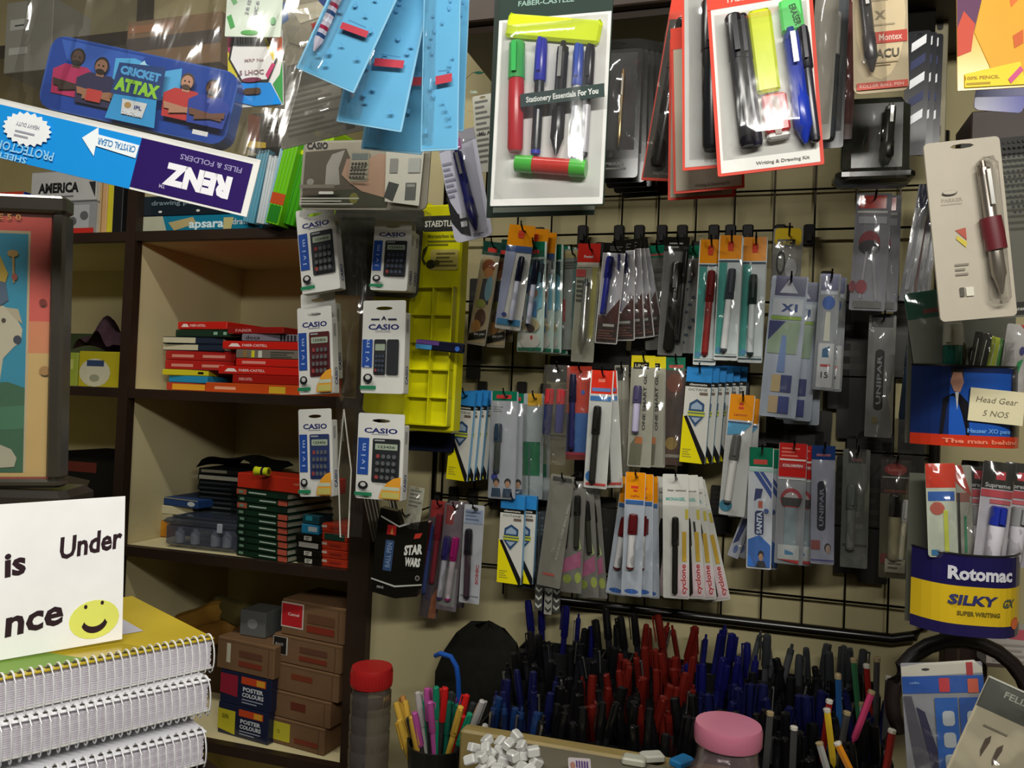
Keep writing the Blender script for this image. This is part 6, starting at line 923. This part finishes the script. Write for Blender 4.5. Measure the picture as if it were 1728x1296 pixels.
o = loose_pen('glue_tube', atd(1608, 545, HD), atd(1606, 660, HD), .0090, '#c8c8b8/plastic', '#1f7464/plastic', 'teal glue tube with white cap standing in the blue printed pocket', None, 'marker')
for k, (x0, x1, c, n) in enumerate(((1654, 1632, '#1c1814', 'dark brown'), (1668, 1642, '#2c2c2a', 'black'), (1672, 1650, '#98a83c', 'lime'), (1682, 1660, '#b8c838', 'yellow green'), (1690, 1668, '#3c8c3c', 'green'), (1700, 1674, '#c8b8a8', 'cream'), (1704, 1684, '#b4a494', 'beige'))):
    inh(0, (x0, 560 + 3 * k, x1, 672, 14), 0, 'thin_stick', n + ' flat stick slanting in the blue printed pocket', 'stick', c + '/gloss', [('R', .4, .1, .5, .9, '#ffffff' if 0 else '#d8d8c8')], d=HD - .012 + .004 * (k % 3))
inh(0, (1722, 548, 1704, 672, 44), 0, 'white_pen_packet', 'white packet with a red corner and green stripe in the blue printed pocket', 'pen packet', '#c0bcb8', [('P', [(.5, 0), (1, 0), (1, .16)], '#b83028'), ('P', [(.6, .5), (.8, .45), (.5, .95), (.3, .95)], '#1f9c58'), ('E', .7, .35, .1, .06, '#3c3c7c')], d=HD - .015)
it = holder('pen_holder', 'violet and yellow pen pocket hanging below the blue printed one', (1538, 925, 1722, 1060), .86, 8, [('S', tp, .42, '#1a1648/gloss'), ('S', .4, .88, '#c8a820/gloss', 1), ('S', .86, 1, '#211c48/gloss', 2), ('T', 'Rotomac', .52, .24, .15, '#c4c4cc', .58), ('T', 'SILKY', .45, .56, .11, '#26285c', .42, .2), ('T', 'GX', .78, .58, .1, '#4c5248', .12, .2), ('T', 'SUPER WRITING', .5, .72, .05, '#6a5c18', .38), ('P', [(.87 + .055 * math.cos(i * .5236), .83 + .075 * math.sin(i * .5236)) for i in range(12)], '#c86438')], '#15122c')
inh(0, (1586, 782, 1592, 940, 50), 0, 'pen_packet', 'red headed white packet with blue band in the violet pocket, leftmost', 'pen packet', '#c4ccb8', [('R', 0, 0, 1, .26, '#d0341c/gloss'), ('R', .05, .3, .95, .4, '#1f5cb0'), ('E', .35, .48, .25, .07, '#b85848'), ('R', .55, .5, .7, .98, '#c8d048'), ('R', .1, .92, .4, .98, '#2c7cb0')], d=HD - .01)
inh(0, (1618, 785, 1622, 940, 42), 0, 'pen_packet', 'maroon and red headed packet with dark pens in the violet pocket', 'pen packet', '#8c8c80', [('P', [(0, 0), (.6, 0), (1, .35), (.4, .2)], '#a02c20'), ('R', .1, .3, .9, .4, '#7c4a40'), ('R', .4, .3, .5, .98, '#1c1c1a'), ('R', .65, .55, .75, .95, '#2c7c54')], d=HD)
for k, (x0, x1, dd) in enumerate(((1650, 1640, .01), (1688, 1668, -.012), (1724, 1704, .004))):
    inh(0, (x0, 778 + 2 * k, x1, 955, 54), 0, 'pen_packet', 'black headed packet lettered Supreme in the violet pocket, %s from the left' % ORD[k], 'pen packet', '#b8b4bc', [('R', 0, 0, 1, .26, '#1a1916/gloss'), ('O', .42, .09, .72, .17, '#b82c3c'), ('T', 'Supreme', .5, .225, .04, '#a8a8a8', 0, .8, .03), ('R', 0, .27, 1, .34, '#b83c48'), ('R', .3, .36, .95, .4, '#c05860')], d=HD + dd, pn=(.55, .42, .5, .95, .0075, '#1c2c8c/plastic' if k == 1 else '#8c8c8c/plastic', '#c8c4cc/plastic', 'marker', .006))
# beige blister
it = Item('pen_blister', frame(1622, 236, 1652, 538, 130, d=.70, yaw=6), 'large beige blister card with a maroon grip pen, right edge', 'pen packet'); W, H = it.W, it.H
card(it, '#a8a090', [('T', 'PARKER', .3, .33, .02, '#8c8474', 0, .28), ('L', .15, .345, .45, .36, 1, '#9a9282'), ('P', [(.3, .50), (.44, .49), (.44, .56)], '#a04838'), ('P', [(.3, .55), (.32, .53), (.44, .57), (.42, .6)], '#b8a838'), ('L', .25, .68, .45, .76, 3, '#7c7468'), ('R', .28, .82, .34, .87, '#4c483f'), ('R', .36, .82, .46, .87, '#c8c4b4')] + [('P', [(.27 + .10 * math.cos(a) + .03 if 0 else .27 + .10 * math.cos(a), .29 + .014 * math.sin(a)) for a in [i * math.pi / 8 for i in range(16)]], '#3a3834'), ('P', [(.27 + .09 * math.cos(a), .288 + .011 * math.sin(a)) for a in [i * math.pi / 8 for i in range(16)]], '#a8a090')], r=.06, t=.002)
b = MB(); b.bbox(W * .12, W * .40, -.012, 0, -H * .93, -H * .12, '#b4ac9c/clear', .005); b.build('clear_blister', it.root, True)
pen(it.root, W, H, .70, .14, .78, .88, .0052, '#8a7c70/metal', '#a49c94/metal', 'click', .006); b = MB(); b.X = Matrix.Translation((W * .25, -.006, -H * .545)) @ Matrix.Rotation(R(-5), 4, 'Y'); b.lathe([(.0085, -H * .09), (.0088, 0), (.0085, H * .09)], '#5a1820/rubber', 16); b.build('grip', it.root, True)
it = Item('wall_calendar', frame(1680, 234, 1708, 536, 120, d=.74, yaw=6), 'black and grey dotted card behind the large beige blister', 'card'); card(it, '#56564e/gloss', [('R', 0, 0, 1, .1, '#1a1a18')] + [('R', .45 + .07 * (i % 8), .02 + .03 * (i // 8), .49 + .07 * (i % 8), .035 + .03 * (i // 8), '#1c1c1c') for i in range(120)] + [('R', .1, .93, .6, 1, '#15150f'), ('T', 'Beginners', .35, .965, .02, '#9c9c94', 0, .3)], r=.08)
# lower right: blue refill packets, black ring, beige card
inh(0, (1588, 1118, 1600, 1300, 138), 0, 'refill_packet', 'blue and clear packet with white top and red logos, lower right', 'packet', '#8c8e94', [('P', [(0, .03), (.3, 0), (.9, -.02), (1, .05), (1, .1), (0, .13)], '#c4c0b4'), ('E', .3, .06, .05, .012, '#1c1c1c'), ('R', .8, 0, .88, .12, '#a8242c'), ('R', 0, .12, 1, .28, '#1250a8/gloss'), ('T', 'cello', .15, .18, .02, '#8cb0dc', 0, .12), ('O', .45, .14, .58, .27, '#c02c38'), ('O', .8, .15, .93, .28, '#c85840'), ('P', [(.0, .3), (.1, .3), (.3, 1), (.1, 1)], '#4c4a58'), ('P', [(.15, .4), (.25, .45), (.45, 1), (.3, 1)], '#1f1c44'), ('R', .38, .32, .66, 1, '#1b5cb0/gloss'), ('R', .68, .32, 1, 1, '#1a50a0/gloss')] + [('O', x, .44 + .2 * j, x + .15, .58 + .2 * j, '#b4bcc0', .3) for x in (.46, .76) for j in range(3)], d=.80, r=.02, yaw=5)
b = MB(); b.tube([(.075 * math.cos(a), 0, .075 * math.sin(a) * 1.0) for a in [R(-30 + 240 * i / 16) for i in range(17)]], .009, '#1a1210/rubber', 10); o = b.build('chair_back_hoop', None, True, loc=atd(1622, 1190, .93), rot=(0, 0, -R(10))); tag(o, 'dark brown curved hoop behind the blue refill packet', 'hoop')
it = Item('beige_blister', frame(1725, 1165, 1650, 1330, 130, d=.66, yaw=5), 'tilted beige card with two pen nib drawings at the lower right corner', 'card'); W, H = it.W, it.H
card(it, '#b8ae94', [('R', 0, 0, 1, .3, '#4c4e48/gloss'), ('T', 'FELIX', .5, .1, .06, '#9c9c90', 0, .4), ('R', 0, 0, 1, .015, '#b8b8b0'), ('L', .2, .42, .6, .46, 1, '#7c7462'), ('P', [(.3, .55), (.36, .5), (.38, .56), (.34, .72), (.3, .66)], '#4c3c30'), ('P', [(.5, .58), (.56, .53), (.58, .59), (.54, .75), (.5, .7)], '#4c3c30')], r=.02); sleeve(it, .02, .98, .006)
it = Item('paper_pile', frame(1712, 1062, 1712, 1128, 96, d=1.0, yaw=10), 'white and pink papers under the violet pen pocket at the right edge', 'papers'); card(it, '#a8a29c', [('P', [(.3, 0), (1, 0), (1, .3), (.4, .25)], '#b0505c'), ('L', .1, .35, .9, .9, 4, '#8c8680'), ('R', 0, .9, 1, 1, '#4c4038')], hole=0, t=.03)
bx('dark_post', 'dark brown post under the violet pen pocket', 'post', 1594, 1060, 1668, 1300, .16, .03, '#2b1c14/wood', [('R', .3, 0, .36, 1, '#453428')])

# cords by which the front displays hang from the ceiling
for o in [x for x in bpy.data.objects if x.parent is None and x.type == 'EMPTY' and x.name.split('.')[0] in ('pencil_card', 'stationery_set', 'drawing_set', 'pencil_set', 'price_tag', 'black_pen_blister', 'pen_blister', 'folded_packet', 'grey_pouch', 'display_header')]:
    pc = CAMM.inverted() @ o.location
    if 648 + F * pc.y / pc.z > -5 and o.name.split('.')[0] not in ('drawing_set', 'grey_pouch'): continue
    q = o.rotation_euler.to_matrix().inverted(); b = MB(); b.tube([q @ Vector((0, 0, -.004)), q @ Vector((0, 0, ZC - .001 - o.location.z))], .0007, '#55534c/plastic', 4); b.build('cord', o)
